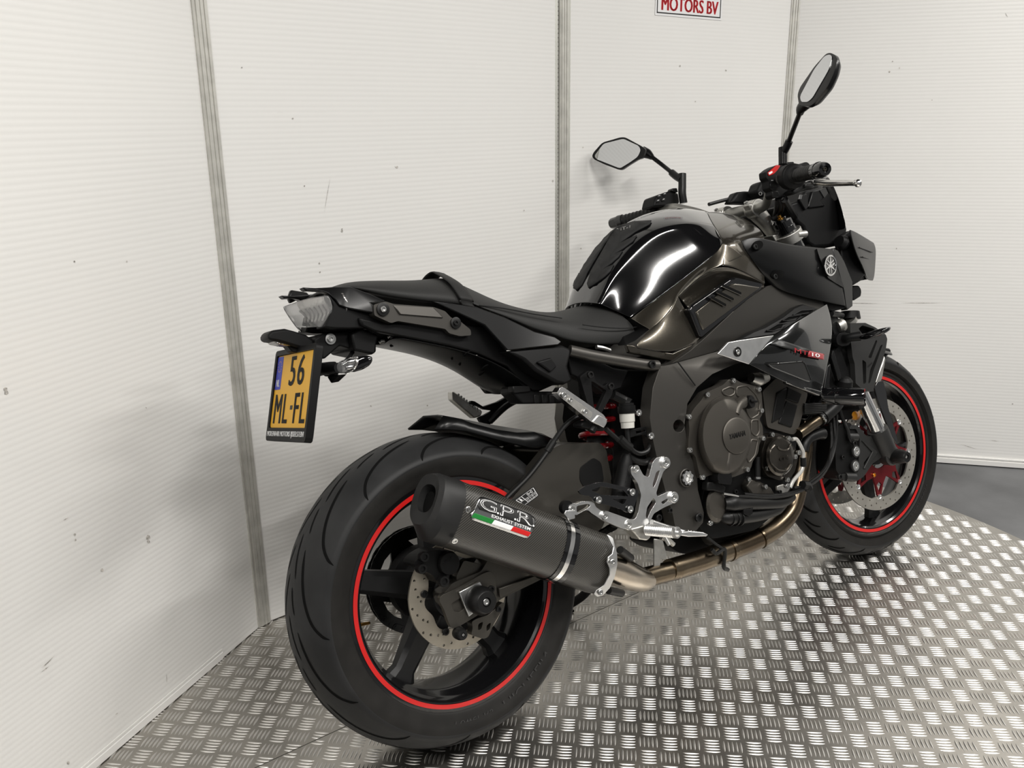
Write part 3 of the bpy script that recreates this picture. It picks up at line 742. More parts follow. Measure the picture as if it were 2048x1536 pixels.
# ---- number plate (measured: centre, tilt)
PT=.30406; PC=Vector((-.23236,0,.77346)); PU=Vector((0,-1,0)); PV_=Vector((math.sin(PT),0,math.cos(PT))); PN=Vector((-math.cos(PT),0,math.sin(PT)))
def PL(u,v,w): return PC+PU*u+PV_*v+PN*w
def prect(name,u0,v0,u1,v1,w0,w1,m,parent,rnd=0,hole=None,bevel=0):
    L=[PL(u0,v0,w0),PL(u1,v0,w0),PL(u1,v1,w0),PL(u0,v1,w0)]
    if rnd: L=roundpoly(L,rnd,4)
    H=[]
    if hole: a,b,c,d=hole; H=[roundpoly([PL(a,b,w0),PL(c,b,w0),PL(c,d,w0),PL(a,d,w0)],.004,3)]
    bm=bmesh.new(); plate(bm,L,PN*(w1-w0),H); return finish(name,bm,m,parent,bevel=bevel)
np_=prect('number_plate',-.105,-.0715,.105,.0715,0,.0012,'yellow',bike,.008); np_['label']='yellow plate with black characters 56 ML-FL'
prect('plate_frame',-.116,-.098,.116,.083,-.010,.0045,'plastic',np_,.010,(-.105,-.072,.105,.072),bevel=.0015)
prect('frame_back',-.113,-.095,.113,.081,-.011,-.0006,'plastic',np_,.010)
prect('country_strip',-.1035,.004,-.070,.0700,.0013,.0016,'plateblue',np_,.003)
def ptext(nm,s,u0,v0,u1,v1,m,w=.0013,th=.0008,fat=.0): return text(nm,s,m,np_,lambda u,v,q:PL(u0+(u1-u0)*u,v0+(v1-v0)*v,w+q),th,fat=fat)
for s,u0,u1,v0,v1 in (('5',-.022,.012,.009,.066),('6',.024,.062,.009,.066),('M',-.090,-.047,-.063,-.006),('L',-.036,-.008,-.063,-.006),('F',.026,.052,-.063,-.006),('L',.062,.090,-.063,-.006)):
    ptext('character',s,u0,v0,u1,v1,'plateblack',fat=.022 if s=='M' else .035)
prect('dash',.004,-.037,.016,-.029,.0013,.002,'plateblack',np_)
ptext('country_code','NL',-.097,.010,-.077,.024,'white',.0017,.0003,.03)
for k in range(12):
    a=2*PI*k/12; c=PL(-.0868+.0105*math.cos(a),.050+.0105*math.sin(a),.0017); bm=bmesh.new(); bmesh.ops.create_circle(bm,cap_ends=True,segments=5,radius=.0014)
    bmesh.ops.transform(bm,verts=bm.verts,matrix=Matrix.Translation(c)@Matrix((PU,PV_,PN)).transposed().to_4x4()); finish('star',bm,'yellow',np_)
ptext('frame_lettering','MOLENAAR MOTORS IJSSELSTEIN',-.108,-.0915,.104,-.0785,'white',.0046,.0004,.0022)
# ---- rear indicators
def indicator(s):
    f=(lambda v:v) if s<0 else mir
    bm=bmesh.new(); tube(bm,[f(v) for v in KL(C1,[(560,915,-.035),(620,915,-.060),(680,905,-.085)])],[.012,.011,.010],14,4); st_=part('rear_indicator',bm,'plastic')
    bm=bmesh.new(); plate(bm,[f(v) for v in KL(C1,[(560,865,-.035),(618,862,-.05),(640,900,-.055),(640,975,-.055),(560,974,-.035)])],(.012,0,0)); finish('stalk_base',bm,'plastic',st_,bevel=.003)
    o=KL(C1,[(650,888,-.080),(690,850,-.083),(745,830,-.090),(795,826,-.098),(800,872,-.100),(772,925,-.096),(705,960,-.086),(668,945,-.081)])
    c=sum(o,Vector())/8; B=Vector((.034,-.010,0))
    bm=bmesh.new(); R=[[f(p) for p in o],[f(p+Vector((.008,0,0))+(p-c)*.10) for p in o],[f(p+B+(p-c)*.02) for p in o],[f(c+B*1.25+(p-c)*.55) for p in o]]
    rings(bm,R[1:],True,True); finish('housing',bm,'gloss',st_,sub=1)
    bm=bmesh.new(); rings(bm,[[f(c+(p-c)*.45-Vector((.010,0,0))) for p in o],[f(p-Vector((.003,0,0))) for p in o],[f(p+Vector((.010,0,0))) for p in o]],True,True); finish('lens',bm,'lens',st_,sub=1)
    bm=bmesh.new(); bm.faces.new([bm.verts.new(f(p+Vector((.009,0,0)))) for p in o]); finish('lens_back',bm,'lensback',st_)
    for k in range(3):
        bm=bmesh.new(); q=c+(o[(2*k+1)%8]-c)*.42; lathe(bm,[(.0001,-.006),(.004,-.005),(.006,0),(.006,.008)],f(q+Vector((.002,0,0))),(1,0,0),14); finish('lamp_cell',bm,'foil',st_)
    bm=bmesh.new(); plate(bm,[f(v) for v in KL(C1,[(588,972,-.052),(690,962,-.082),(622,1026,-.060)])],(.016,0,0)); finish('stalk_web',bm,'plastic',st_,bevel=.002)
indicator(-1); indicator(1)
bm=bmesh.new(); tube(bm,KL(C1,[(805,745,-.03),(790,780,-.03),(765,825,-.05),(740,850,-.07)]),.0045,8); part('indicator_wire',bm,'wire')
# ---- hugger over the rear tyre
hr=rows(C10,[
 [(935,812,0),(1010,824,0),(1080,838,0),(1200,862,0),(1310,880,0),(1400,893,0),(1480,910,0)],
 [(962,816,-.045),(1060,836,-.045),(1115,857,-.047),(1240,890,-.050),(1350,906,-.054),(1440,903,-.060),(1535,938,-.066)],
 [(918,886,-.062),(1000,886,-.066),(1085,893,-.070),(1205,926,-.074),(1325,958,-.078),(1425,982,-.082),(1510,976,-.086)]])
bm=bmesh.new(); grid(bm,hr,True); part('hugger',bm,'satin',solid=.005,sharp=12)
# ---- swingarm
o=panel('swingarm',C0,[(893,1217),(884,1192),(905,1166),(962,1143),(1000,1080),(1020,1003),(1062,950),(1105,897),(1122,889),(1198,885),(1213,900),(1222,960),(1226,1000),(1205,1055),(1130,1120),(1080,1160),(1002,1198),(985,1212),(940,1240)],-.118,.042,'swing',bevel=.010,rnd=.006); both(o)
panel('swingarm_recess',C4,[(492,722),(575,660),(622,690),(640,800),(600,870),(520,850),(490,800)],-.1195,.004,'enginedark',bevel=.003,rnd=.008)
bm=bmesh.new(); plate(bm,roundpoly(KL(C4,[(360,585),(620,570),(650,615),(690,800),(640,850),(420,800),(330,620)],-.10),.01),(0,.20,0)); part('swingarm_bridge',bm,'swing',bevel=.008)
# axle end: bracket, adjuster plate, slider
o=panel('axle_bracket',C3,[(318,1040),(440,985),(640,870),(700,850),(735,900),(745,1040),(690,1120),(600,1190),(470,1270),(400,1300),(370,1240),(340,1150),(300,1080)],-.124,.012,'swing',holes=[[(395,1100),(480,1050),(520,1120),(460,1170),(410,1160)]],bevel=.003,rnd=.008)
panel('adjuster_plate',C3,[(455,1016),(615,932),(690,1075),(530,1204)],-.131,.006,'alu',bevel=.001)
def bobbin(c,r,L,name,nrm=(0,-1,0),m='blackbolt'):
    bm=bmesh.new(); lathe(bm,[(.0001,0),(r*.95,0),(r,L*.15),(r,L*.55),(r*.80,L*.95),(r*.72,L),(r*.34,L),(r*.30,L*.85),(.0001,L*.84)],c,nrm,40); o=part(name,bm,m)
    bolt(Vector(c)+Vector(nrm)*L*.84,o,r*.24,.004,nrm=nrm); return o
bobbin(K(C3,595,1070,-.132),.028,.036,'axle_slider')
o=bobbin(K(C3,440,1325,-.118),.0125,.024,'stand_bobbin')
panel('adjuster_block',C3,[(770,1060),(1050,905),(1045,885),(760,985)],-.126,.006,'swing',bevel=.002)
# caliper carrier and caliper
panel('caliper_bracket',C3,[(548,1240),(600,1215),(680,1190),(790,1090),(810,1110),(720,1260),(680,1360),(640,1375),(545,1345),(560,1290)],-.102,.020,'swing',holes=[[(600,1260),(640,1240),(625,1300),(600,1310)],[(665,1270),(700,1245),(690,1300),(665,1320)]],bevel=.003,rnd=.006)
panel('caliper_stay',C3,[(430,900),(490,770),(620,800),(840,870),(740,960),(640,880),(450,970)],-.110,.02,'swing',bevel=.003,rnd=.006)
cal=panel('rear_caliper',C3,[(150,745),(220,700),(290,690),(420,700),(445,790),(400,860),(340,900),(330,960),(290,950),(250,880),(180,850),(120,830),(110,790)],-.122,.050,'enginedark',bevel=.006,rnd=.008)
for x,y,r,h in ((362,790,.0225,.012),(170,740,.010,.012),(150,830,.010,.014),(318,925,.011,.014)):
    bm=bmesh.new(); lathe(bm,[(.0001,0),(r,0),(r,h*.8),(r*.9,h),(r*.55,h),(r*.5,h*.7),(.0001,h*.68)] if r<.02 else [(.0001,0),(r,0),(r,h*.7),(r*.93,h),(.0001,h*1.02)],K(C3,x,y,-.122),(0,-1,0),28); finish('caliper_piston',bm,'blackbolt' if r<.02 else 'enginedark',cal)
text('caliper_lettering','nissin','blackbolt',cal,lambda u,v,w:K(C3,325+75*u,810-45*u-32*v,-.1342)-Vector((0,w,0)),.0006)
bolt(K(C3,695,990,-.137),bike,.007,.006,'blackbolt'); bolt(K(C3,752,1145,-.112),bike,.006,.005,'blackbolt')
# brake hose along the swingarm
bm=bmesh.new(); tube(bm,KL(C4,[(510,395,-.14),(455,420,-.14),(395,470,-.135),(330,560,-.128),(290,625,-.124),(180,770,-.122),(60,890,-.122),(-30,985,-.126)]),.0052,10); bh=part('rear_brake_hose',bm,'wire')
bm=bmesh.new(); tube(bm,KL(C4,[(330,560,-.128),(290,622,-.124)]),.0075,10); finish('hose_clip',bm,'blackbolt',bh)
# sticker on the swingarm
lb=panel('tyre_pressure_sticker',C4,[(62,930),(208,838),(240,893),(150,962)],-.1185,-.0004,'plateblack',bevel=0)
def lbl(u,v,w=0): 
    a,b,c,d=KL(C4,[(92,925),(206,842),(236,893),(150,956)],-.1191); return a.lerp(b,u).lerp(d.lerp(c,u),1-v)-Vector((0,w,0))
for u0,v0,u1,v1 in ((.02,.03,.98,.06),(.02,.94,.98,.97),(.02,.03,.05,.97),(.95,.03,.98,.97),(.02,.48,.98,.51),(.30,.03,.33,.97)):
    bm=bmesh.new(); bm.faces.new([bm.verts.new(lbl(*q)) for q in ((u0,v0),(u1,v0),(u1,v1),(u0,v1))]); finish('sticker_line',bm,'white',lb)
for s,u0,v0,u1,v1 in (('250 36 290 42',.36,.08,.92,.20),('250 36 290 42',.36,.28,.92,.42),('o-o',.55,.60,.85,.88),('i',.12,.55,.22,.9)):
    text('sticker_print',s,'white',lb,lambda u,v,w,a=u0,b=v0,c=u1,d=v1:lbl(a+(c-a)*u,b+(d-b)*v,w),.0002)
# ---- silencer
ea=K(C3,360,402,-.172); eb=K(C3,1492,788,-.160); ax=(eb-ea).normalized()
eh=(Vector((0,0,1))-ax*ax.z).normalized(); ew=ax.cross(eh).normalized()
if ew.y>0: ew=-ew
def sil_ring(c,sh,sw=None,n=48,tilt=0.):
    out=[]; sw=sh if sw is None else sw
    for i in range(n):
        t=2*PI*i/n; cx,sy=math.cos(t),math.sin(t); e=.82
        a=abs(cx)**e*(1 if cx>=0 else -1); b=abs(sy)**e*(1 if sy>=0 else -1)
        out.append(c+ew*(b*.052*sw)+eh*(a*.0635*sh)+ax*(tilt*b))
    return out
silencer=None
def sil_seg(name,t0,t1,sc,m,parent,uv=False,n=48):
    bm=bmesh.new(); R=[sil_ring(ea.lerp(eb,t),sc,n=n) for t in [t0+(t1-t0)*i/6 for i in range(7)]]
    rings(bm,R,True,True)
    if uv:
        ul=bm.loops.layers.uv.new('UVMap')
        for f in bm.faces:
            for l in f.loops:
                d=l.vert.co-ea; h=d.dot(ax); a=math.atan2(d.dot(ew)/.052,d.dot(eh)/.0635); l[ul].uv=(h,a*.058)
    return part(name,bm,m,parent,sharp=50)
sil=sil_seg('silencer',0,1,1,'carbon',bike,True); sil['label']='carbon fibre silencer with GPR badge'
bm=bmesh.new()
c1=ea-ax*.043+eh*.006+ew*.001; c2=ea-ax*.100+eh*.006
R=[sil_ring(ea+ax*.002,1.012),sil_ring(ea-ax*.030,1.0),sil_ring(c1,.90,.86),sil_ring(c1-ax*.012+eh*.004,.76,.64,tilt=.006),sil_ring(c1-ax*.010+eh*.006+ew*.003,.42,.36,tilt=.006),sil_ring(c1+ax*.05,.38,.32)]
rings(bm,R,True,False); finish('end_cap',bm,'endcap',sil,sharp=28)
bm=bmesh.new(); cyl(bm,c1-ax*.002,c1+ax*.06,.021,n=28); finish('outlet',bm,'recess_shade',sil)
for x,y in ((520,380),(418,618)):
    q=K(C3,x,y,-.222); bolt(ea+(q-ea),sil,.006,.003,'bolt',nrm=(ew-eh*(.1 if y<500 else .55)))
L_=(eb-ea).length
for t,w,sc,m,nm in ((.705,.030,1.03,'gloss','clamp_rubber'),(.705,.011,1.045,'polish','clamp_band'),(.738,.012,1.05,'gloss','clamp_rubber')):
    dt=w/L_/2; sil_seg(nm,t-dt,t+dt,sc,m,sil)
# badge wrapped on the outer face
def badge(u,v,w):       # u along can 0..1, v up 0..1
    t=.048+.400*u; ang=.36+.74*(v-.5); c=ea.lerp(eb,t)
    a=math.sin(ang); b=math.cos(ang); e=.82
    pa=abs(a)**e*(1 if a>=0 else -1); pb=abs(b)**e
    return c+ew*(pb*.052*(1+(w+.0012)/.052))+eh*(pa*.0635*(1+(w+.0012)/.0635))
def bpatch(name,poly,w,m,N=8):
    bm=bmesh.new(); L=[]
    for i in range(len(poly)):
        a=poly[i];b=poly[(i+1)%len(poly)]
        for k in range(N): L.append((a[0]+(b[0]-a[0])*k/N,a[1]+(b[1]-a[1])*k/N))
    # strips between lower and upper chains keep the patch on the curve
    n=24; us=sorted(set([p[0] for p in L])); 
    def span(u):
        ys=[]
        for i in range(len(poly)):
            a=poly[i];b=poly[(i+1)%len(poly)]
            if (a[0]-u)*(b[0]-u)<=0 and abs(a[0]-b[0])>1e-6: ys.append(a[1]+(b[1]-a[1])*(u-a[0])/(b[0]-a[0]))
        return (min(ys),max(ys)) if ys else None
    u0=min(us);u1=max(us); cols=[]
    for i in range(n+1):
        u=u0+(u1-u0)*i/n; s=span(min(max(u,u0+1e-4),u1-1e-4))
        cols.append([badge(u,s[0]+(s[1]-s[0])*j/6,w) for j in range(7)])
    grid(bm,cols); return finish(name,bm,m,sil,solid=.0004,solid_off=0)
bpatch('badge_back',[(.0,.10),(.02,.22),(.09,.30),(.05,.45),(.06,.80),(.14,.96),(.60,.98),(.90,.96),(.99,.80),(.99,.55),(.97,.10),(.90,-.02),(.02,-.02)],.0,'foil')
bpatch('badge_black',[(.09,.32),(.07,.47),(.08,.78),(.15,.92),(.60,.94),(.89,.92),(.965,.78),(.97,.34)],.0006,'plateblack')
for s,u0,u1 in (('G',.10,.36),('.',.37,.40),('P',.42,.63),('.',.645,.675),('R',.69,.94),('.',.945,.975)):
    text('badge_letter',s,'white',sil,lambda u,v,w,a=u0,b=u1:badge(a+(b-a)*u,(.38+.48*v) if s!='.' else .38+.08*v,.0010+w),.0003,bold=.0)
    if s!='.': text('badge_letter_inner',s,'plateblack',sil,lambda u,v,w,a=u0,b=u1:badge(a+(b-a)*(.04+.92*u),(.41+.42*v),.0015+w),.0002,bold=-.028)
text('badge_caption','EXHAUST SYSTEM','white',sil,lambda u,v,w:badge(.30+.62*u,.20+.11*v,.0012+w),.0003,bold=.01)
for a,b,m in ((.02,.33,'green'),(.33,.63,'white'),(.63,.92,'red')): bpatch('badge_flag',[(a,.02),(a+.03,.16),(b+.03,.16),(b,.02)],.0006,m)
# front collar with tabs, springs, link pipe
bm=bmesh.new(); rings(bm,[sil_ring(eb+ax*.001,1.01),sil_ring(eb+ax*.006,.97),sil_ring(eb+ax*.012,.70),sil_ring(eb+ax*.014,.55)],True,True); finish('front_cap',bm,'alucast',sil,sharp=40)
o=panel('collar_bracket',C3,[(1590,572,-0.210),(1635,595,-0.215),(1668,720,-0.222),(1672,800,-0.222),(1650,900,-0.218),(1612,985,-0.212),(1560,1040,-0.207),(1520,1052,-0.205),(1490,1030,-0.205),(1510,1000,-0.208),(1570,960,-0.215),(1612,880,-0.223),(1612,830,-0.224),(1592,785,-0.224),(1600,745,-0.224),(1630,720,-0.223),(1640,670,-0.218)],None,.004,'alu',bevel=.001)
for x,y,Y in ((1632,783,-.226),(1537,1017,-.210)): bolt(K(C3,x,y,Y),sil,.006,.003)
lp=KL(C0,[(1226,1140,-.150),(1245,1143,-.150),(1262,1148,-.148),(1278,1158,-.142)])
bm=bmesh.new(); tube(bm,[eb,K(C3,1640,840,-.155),K(C3,1760,890,-.150),K(C3,1850,920,-.138),K(C3,1900,915,-.13)],[.036,.034,.031,.027,.023],24); part('link_cone',bm,'titan')
for y,a,b in ((0,(1690,690,-.20),(1800,775,-.175)),(1,(1600,1000,-.19),(1735,1030,-.165))):
    bm=bmesh.new(); p0=K(C3,*a);p1=K(C3,*b); tube(bm,[p0,p0.lerp(p1,.3),p0.lerp(p1,.75)],.0085,12); part('exhaust_spring',bm,'wire')
    bm=bmesh.new(); tube(bm,[p0.lerp(p1,.7),p1],.0028,8); part('spring_hook',bm,'bolt')
bm=bmesh.new(); tube(bm,KL(C0,[(1280,1158,-.135),(1310,1150,-.128),(1350,1140,-.124),(1385,1130,-.120)]),.0225,24); part('mid_pipe',bm,'titanhot')
bm=bmesh.new(); tube(bm,KL(C0,[(1338,1140,-.125),(1352,1138,-.124)]),.0250,24); part('pipe_weld',bm,'titanhot')
bm=bmesh.new(); tube(bm,KL(C0,[(1345,1139,-.124),(1400,1122,-.118),(1450,1103,-.112),(1500,1084,-.106),(1545,1060,-.10),(1578,1025,-.095),(1592,985,-.092),(1600,940,-.088),(1606,890,-.080),(1600,850,-.06)]),[.0255]*4+[.0260]*6,28); part('header_pipe',bm,'titanhot')
for q in ([(1456,1101,-.112),(1462,1099,-.112)],[(1516,1077,-.105),(1519,1075,-.105)]):
    bm=bmesh.new(); tube(bm,KL(C0,q),.0275,24); part('pipe_clamp',bm,'titanhot')
bm=bmesh.new(); tube(bm,KL(C4,[(1300,1225,-.150),(1330,1250,-.15),(1380,1225,-.15),(1375,1330,-.14),(1400,1350,-.13)]),.005,8); part('clamp_bolt',bm,'blackbolt')
panel('pipe_hanger',C4,[(948,1160),(1000,1165),(1025,1260),(1020,1290),(990,1285),(982,1350),(948,1350)],-.135,.004,'alucast',bevel=.001)
# left passenger peg hanger seen beyond the wheel
Yl=.165
panel('peg_hanger',C10,[(1100,752),(1112,738),(1130,742),(1175,770),(1250,745),(1330,700),(1350,715),(1330,735),(1262,790),(1240,842),(1205,868),(1160,850),(1150,830),(1225,790),(1180,785),(1140,765)],Yl,.014,'plastic',bevel=.002)
bm=bmesh.new(); tube(bm,KL(C10,[(1205,850,Yl),(1290,770,Yl-.02),(1370,725,Yl-.04)]),.008,8); part('hanger_stay',bm,'plastic')
o=panel('passenger_peg',C10,[(1008,690),(1022,692),(1170,795),(1160,820),(1125,832),(1010,735)],Yl+.01,.022,'alucast',bevel=.003)
for k in range(9): bolt(K(C10,1040+k*14,708+k*10.4,Yl+.009),o,.0032,.003)
mat('palepipe',(.55,.54,.51),.4,.5)
# ================================================================ tank, frame, engine
_TK=[
 [(150,960,0),(235,960,-.040),(335,968,-.068),(600,1086,-.100)],
 [(195,840,0),(290,845,-.042),(380,868,-.071),(665,1040,-.110)],
 [(250,700,0),(345,710,-.044),(442,738,-.075),(800,944,-.127)],
 [(330,560,0),(432,572,-.047),(535,612,-.081),(950,833,-.146)],
 [(430,402,0),(550,420,-.052),(662,470,-.090),(1100,720,-.161)],
 [(560,268,0),(700,292,-.062),(812,352,-.106),(1222,624,-.174)],
 [(750,163,0),(880,200,-.072),(1000,298,-.132),(1310,554,-.183)],
 [(1000,116,0),(1080,170,-.078),(1170,278,-.142),(1366,494,-.187)],
 [(1245,148,0),(1262,215,-.072),(1315,306,-.134),(1384,440,-.185)]]
def _l3(a,b,t,c=0): return (a[0]+(b[0]-a[0])*t,a[1]+(b[1]-a[1])*t,a[2]+(b[2]-a[2])*t+c)
_TK=[[r[0],r[1],_l3(r[2],r[1],.10),_l3(r[2],r[3],.06,.001),_l3(r[2],r[3],.35,.004),_l3(r[2],r[3],.70,.004),_l3(r[2],r[3],.95,.001),r[3]] for r in _TK]
tank=shell('fuel_tank',C7,list(map(list,zip(*_TK))),'tankblack',solid=.003,sub=3)
# anti-slip tank pad, four fingers each side
mat('padrubber',(.0135,.0135,.0135),.62,spec=.3,bump=(1500,.5,.001))
_T=[]  # dense samples of the tank's control net: photo position -> depth
for r0_,r1_ in zip(_TK,_TK[1:]):
    for j in range(3):
        for a_i in range(9):
            for b_i in range(9):
                u,v=a_i/8,b_i/8; q0=_l3(r0_[j],r1_[j],u); q1=_l3(r0_[j+1],r1_[j+1],u); _T.append(_l3(q0,q1,v))
def tank_y(x,y):
    near=sorted(_T,key=lambda t:(t[0]-x)**2+(t[1]-y)**2)[:6]; s=w=0
    for a,b,Y in near:
        d=1/((a-x)**2+(b-y)**2+30.); s+=d*Y; w+=d
    return s/w
PADO=[(245,838),(300,800),(380,742),(432,690),(458,636),(400,660),(345,692),(440,625),(500,570),(532,520),(470,545),(420,575),(540,500),(620,440),(655,388),(580,420),(495,462),(640,360),(765,292),(780,262),(640,268),(520,300),(445,372),(385,478),(330,578),(262,700),(232,800)]
for mirror_ in (0,1):
    bm=bmesh.new(); fill(bm,[[Vector((x,y,0)) for x,y in PADO]])
    for _ in range(2): bmesh.ops.subdivide_edges(bm,edges=[e for e in bm.edges if e.calc_length()>45],cuts=1)
    bmesh.ops.triangulate(bm,faces=bm.faces[:])
    for v in bm.verts:
        p_=K(C7,v.co.x,v.co.y,tank_y(v.co.x,v.co.y)-.0016); v.co=mir(p_) if mirror_ else p_
    part('tank_pad',bm,'padrubber',solid=.003,solid_off=0,sharp=70)
text('pad_lettering','MT-10','bolt',bike,lambda u,v,w:K(C7,485+155*u,352-36*u-26*v,tank_y(485+155*u,352-36*u-26*v)-.0040-w),.0004)
# ---- bronze side cover of the tank, three surfaces
for nm,R,mt in (
 ('tank_side_cover',[
  [(605,1094,-.104),(700,1022,-.117),(860,905,-.136),(1000,798,-.151),(1130,700,-.164),(1250,606,-.178),(1340,530,-.187),(1388,455,-.190)],
  [(680,1140,-.130),(780,1060,-.140),(900,960,-.150),(1030,850,-.162),(1150,740,-.174),(1270,640,-.188),(1380,560,-.196),(1450,470,-.197)],
  [(768,1190,-.150),(860,1120,-.156),(950,1020,-.160),(1000,900,-.166),(1120,780,-.180),(1240,682,-.194),(1400,640,-.202),(1560,560,-.202)]],'bronze'),
 ('side_cover_front',[
  [(1252,158,0),(1330,150,0),(1400,160,0),(1470,200,0)],
  [(1268,222,-.075),(1360,215,-.075),(1480,225,-.075),(1600,250,-.070)],
  [(1320,308,-.137),(1420,300,-.140),(1560,310,-.140),(1700,330,-.130)],
  [(1368,385,-.172),(1450,380,-.178),(1560,385,-.178),(1760,390,-.150)],
  [(1390,450,-.190),(1450,470,-.196),(1540,500,-.198),(1720,520,-.190)],
  [(1388,520,-.192),(1460,560,-.200),(1570,600,-.202),(1740,640,-.196)],
  [(1400,640,-.203),(1500,660,-.205),(1620,720,-.205),(1750,800,-.200)]],'bronze'),
 ('side_cover_foot',[
  [(768,1190,-.150),(860,1120,-.156),(950,1020,-.160),(1000,905,-.166)],
  [(700,1260,-.155),(840,1200,-.162),(980,1140,-.164),(1050,1010,-.166)],
  [(642,1325,-.156),(800,1300,-.166),(1000,1260,-.170),(1130,1110,-.168)],
  [(660,1345,-.157),(820,1370,-.168),(970,1394,-.172),(1200,1282,-.172)]],'bronze'),
 ('side_cover_recess',[
  [(1000,902,-.166),(1120,782,-.180),(1240,684,-.194),(1400,642,-.203),(1560,690,-.203),(1740,795,-.200)],
  [(1050,960,-.160),(1150,850,-.168),(1260,770,-.176),(1400,720,-.186),(1560,760,-.190),(1740,810,-.196)],
  [(1105,1030,-.164),(1200,930,-.166),(1300,850,-.168),(1420,780,-.176),(1580,790,-.186),(1735,830,-.192)]],'bronze')):
    o=shell(nm,C7,R,mt,mirror=(nm=='side_cover_front'),solid=.003,sub=2)
    if nm!='side_cover_front': both(o)
o=panel('side_cover_lip',C7,[(572,1322,-.154),(640,1328,-.157),(660,1346,-.158),(965,1396,-.173),(1203,1283,-.173),(1200,1302,-.172),(965,1462,-.165),(592,1388,-.150)],None,.012,'bronze',bevel=.002); both(o)
# seat/tank corner gap filler
o=panel('tank_mount_cover',C7,[(600,1090,-.10),(765,1190,-.145),(640,1290,-.148),(570,1322,-.15),(540,1250,-.12),(690,1190,-.12)],None,.03,'plastic',bevel=.002); both(o)
# vent panel with three louvres
vf=panel('vent_frame',C7,[(1104,1022,-.190),(1130,980,-.190),(1460,752,-.204),(1500,742,-.205),(1740,800,-.206),(1722,840,-.206),(1215,1262,-.186),(1195,1255,-.186),(1130,1080,-.188)],None,.02,'gloss',bevel=.004)
vp=panel('vent_panel',C7,[(1160,1040,-.1925),(1470,800,-.2065),(1500,795,-.207),(1716,828,-.208),(1222,1198,-.191)],None,.006,'bronze',bevel=.003)
both(vf); both(vp)
for (x0,y0),(x1,y1) in (((1290,915),(1415,985)),((1335,862),(1480,935)),((1385,812),(1545,885))):
    bm=bmesh.new(); Y=-.202 - .00003*(x0-1290)
    a=K(C7,x0,y0,Y-.0022);b=K(C7,x1,y1,Y-.0022); d=(b-a).normalized(); n=Vector((0,-1,0)); s=d.cross(n)*.0032
    plate(bm,roundpoly([a+s,b+s,b-s,a-s],.0025,3),(0,-.0008,0)); finish('louvre',bm,'recess_shade',vp)
    bm=bmesh.new(); tube(bm,[a+s*1.2,b+s*1.2],.0011,6); finish('louvre_lip',bm,'bronze',vp)
# ---- subframe tube, rear structure under the seat
bm=bmesh.new(); tube(bm,KL(C7,[(80,1370,-.135),(330,1425,-.15),(720,1490,-.165),(830,1500,-.168)]),.0125,18); o=part('subframe_tube',bm,'frame'); both(o)
bolt(K(C4,930,90,-.18),bike,.009,.006,'blackbolt')
bm=bmesh.new(); tube(bm,KL(C7,[(310,1340,-.13),(370,1350,-.13),(425,1370,-.13)]),.005,8); part('seat_latch',bm,'bolt')
panel('side_plastic',C4,[(415,30),(560,40),(700,110),(790,125),(745,235),(640,270),(560,210),(440,150)],-.125,.03,'plastic',bevel=.003)
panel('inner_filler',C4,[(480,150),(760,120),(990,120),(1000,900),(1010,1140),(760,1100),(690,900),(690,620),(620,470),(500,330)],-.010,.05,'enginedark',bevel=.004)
panel('airbox',C0,[(1372,800),(1380,765),(1420,735),(1500,705),(1600,690),(1640,740),(1600,800),(1540,830),(1400,860)],-.128,.25,'enginedark',bevel=.01)
panel('under_seat_box',C10,[(1330,665),(1380,660),(1395,680),(1445,690),(1560,690),(1600,720),(1590,752),(1380,755),(1360,735),(1325,700)],-.095,.05,'plastic',bevel=.004)
for k in range(3): panel('connector',C10,[(1440+k*40,705),(1470+k*40,705),(1468+k*40,752),(1442+k*40,752)],-.099,.02,'enginedark',bevel=.002)
panel('hinge',C10,[(1325,662),(1420,660),(1425,690),(1330,700)],-.10,.02,'enginedark',bevel=.003)
# ---- right passenger peg hanger and peg
panel('peg_hanger',C4,[(490,165),(545,124),(580,150),(585,190),(640,225),(670,196),(700,225),(690,270),(620,395),(585,400),(545,350)],-.158,.012,'plastic',holes=[[(560,190),(580,200),(640,240),(655,250),(600,370),(585,375),(575,330)]],bevel=.003,rnd=.006)
for x,y in ((550,152),(676,222)): bolt(K(C4,x,y,-.17),bike,.0075,.006,'blackbolt')
pg=panel('passenger_peg',C4,[(348,265),(375,225),(395,232),(640,400),(660,440),(640,478),(560,440),(385,300)],-.190,.020,'polish',bevel=.003,rnd=.006)
panel('peg_recess',C4,[(395,280),(420,275),(570,385),(560,420),(500,385),(400,310)],-.1905,.002,'alucast',pg,bevel=.0005,rnd=.004)
for x,y,r in ((392,278,.0065),(432,308,.0045),(523,380,.0055)): bolt(K(C4,x,y,-.192),pg,r,.003)
panel('peg_step',C4,[(570,440),(605,400),(660,425),(640,478)],-.1925,.004,'alu',pg,bevel=.001)
panel('peg_pivot',C4,[(500,450),(535,430),(650,480),(640,500),(580,490),(500,475)],-.175,.03,'plastic',bevel=.003)
bm=bmesh.new(); cyl(bm,K(C4,560,500,-.17),K(C4,575,470,-.17),.009,n=12); part('peg_pivot_bolt',bm,'blackbolt')
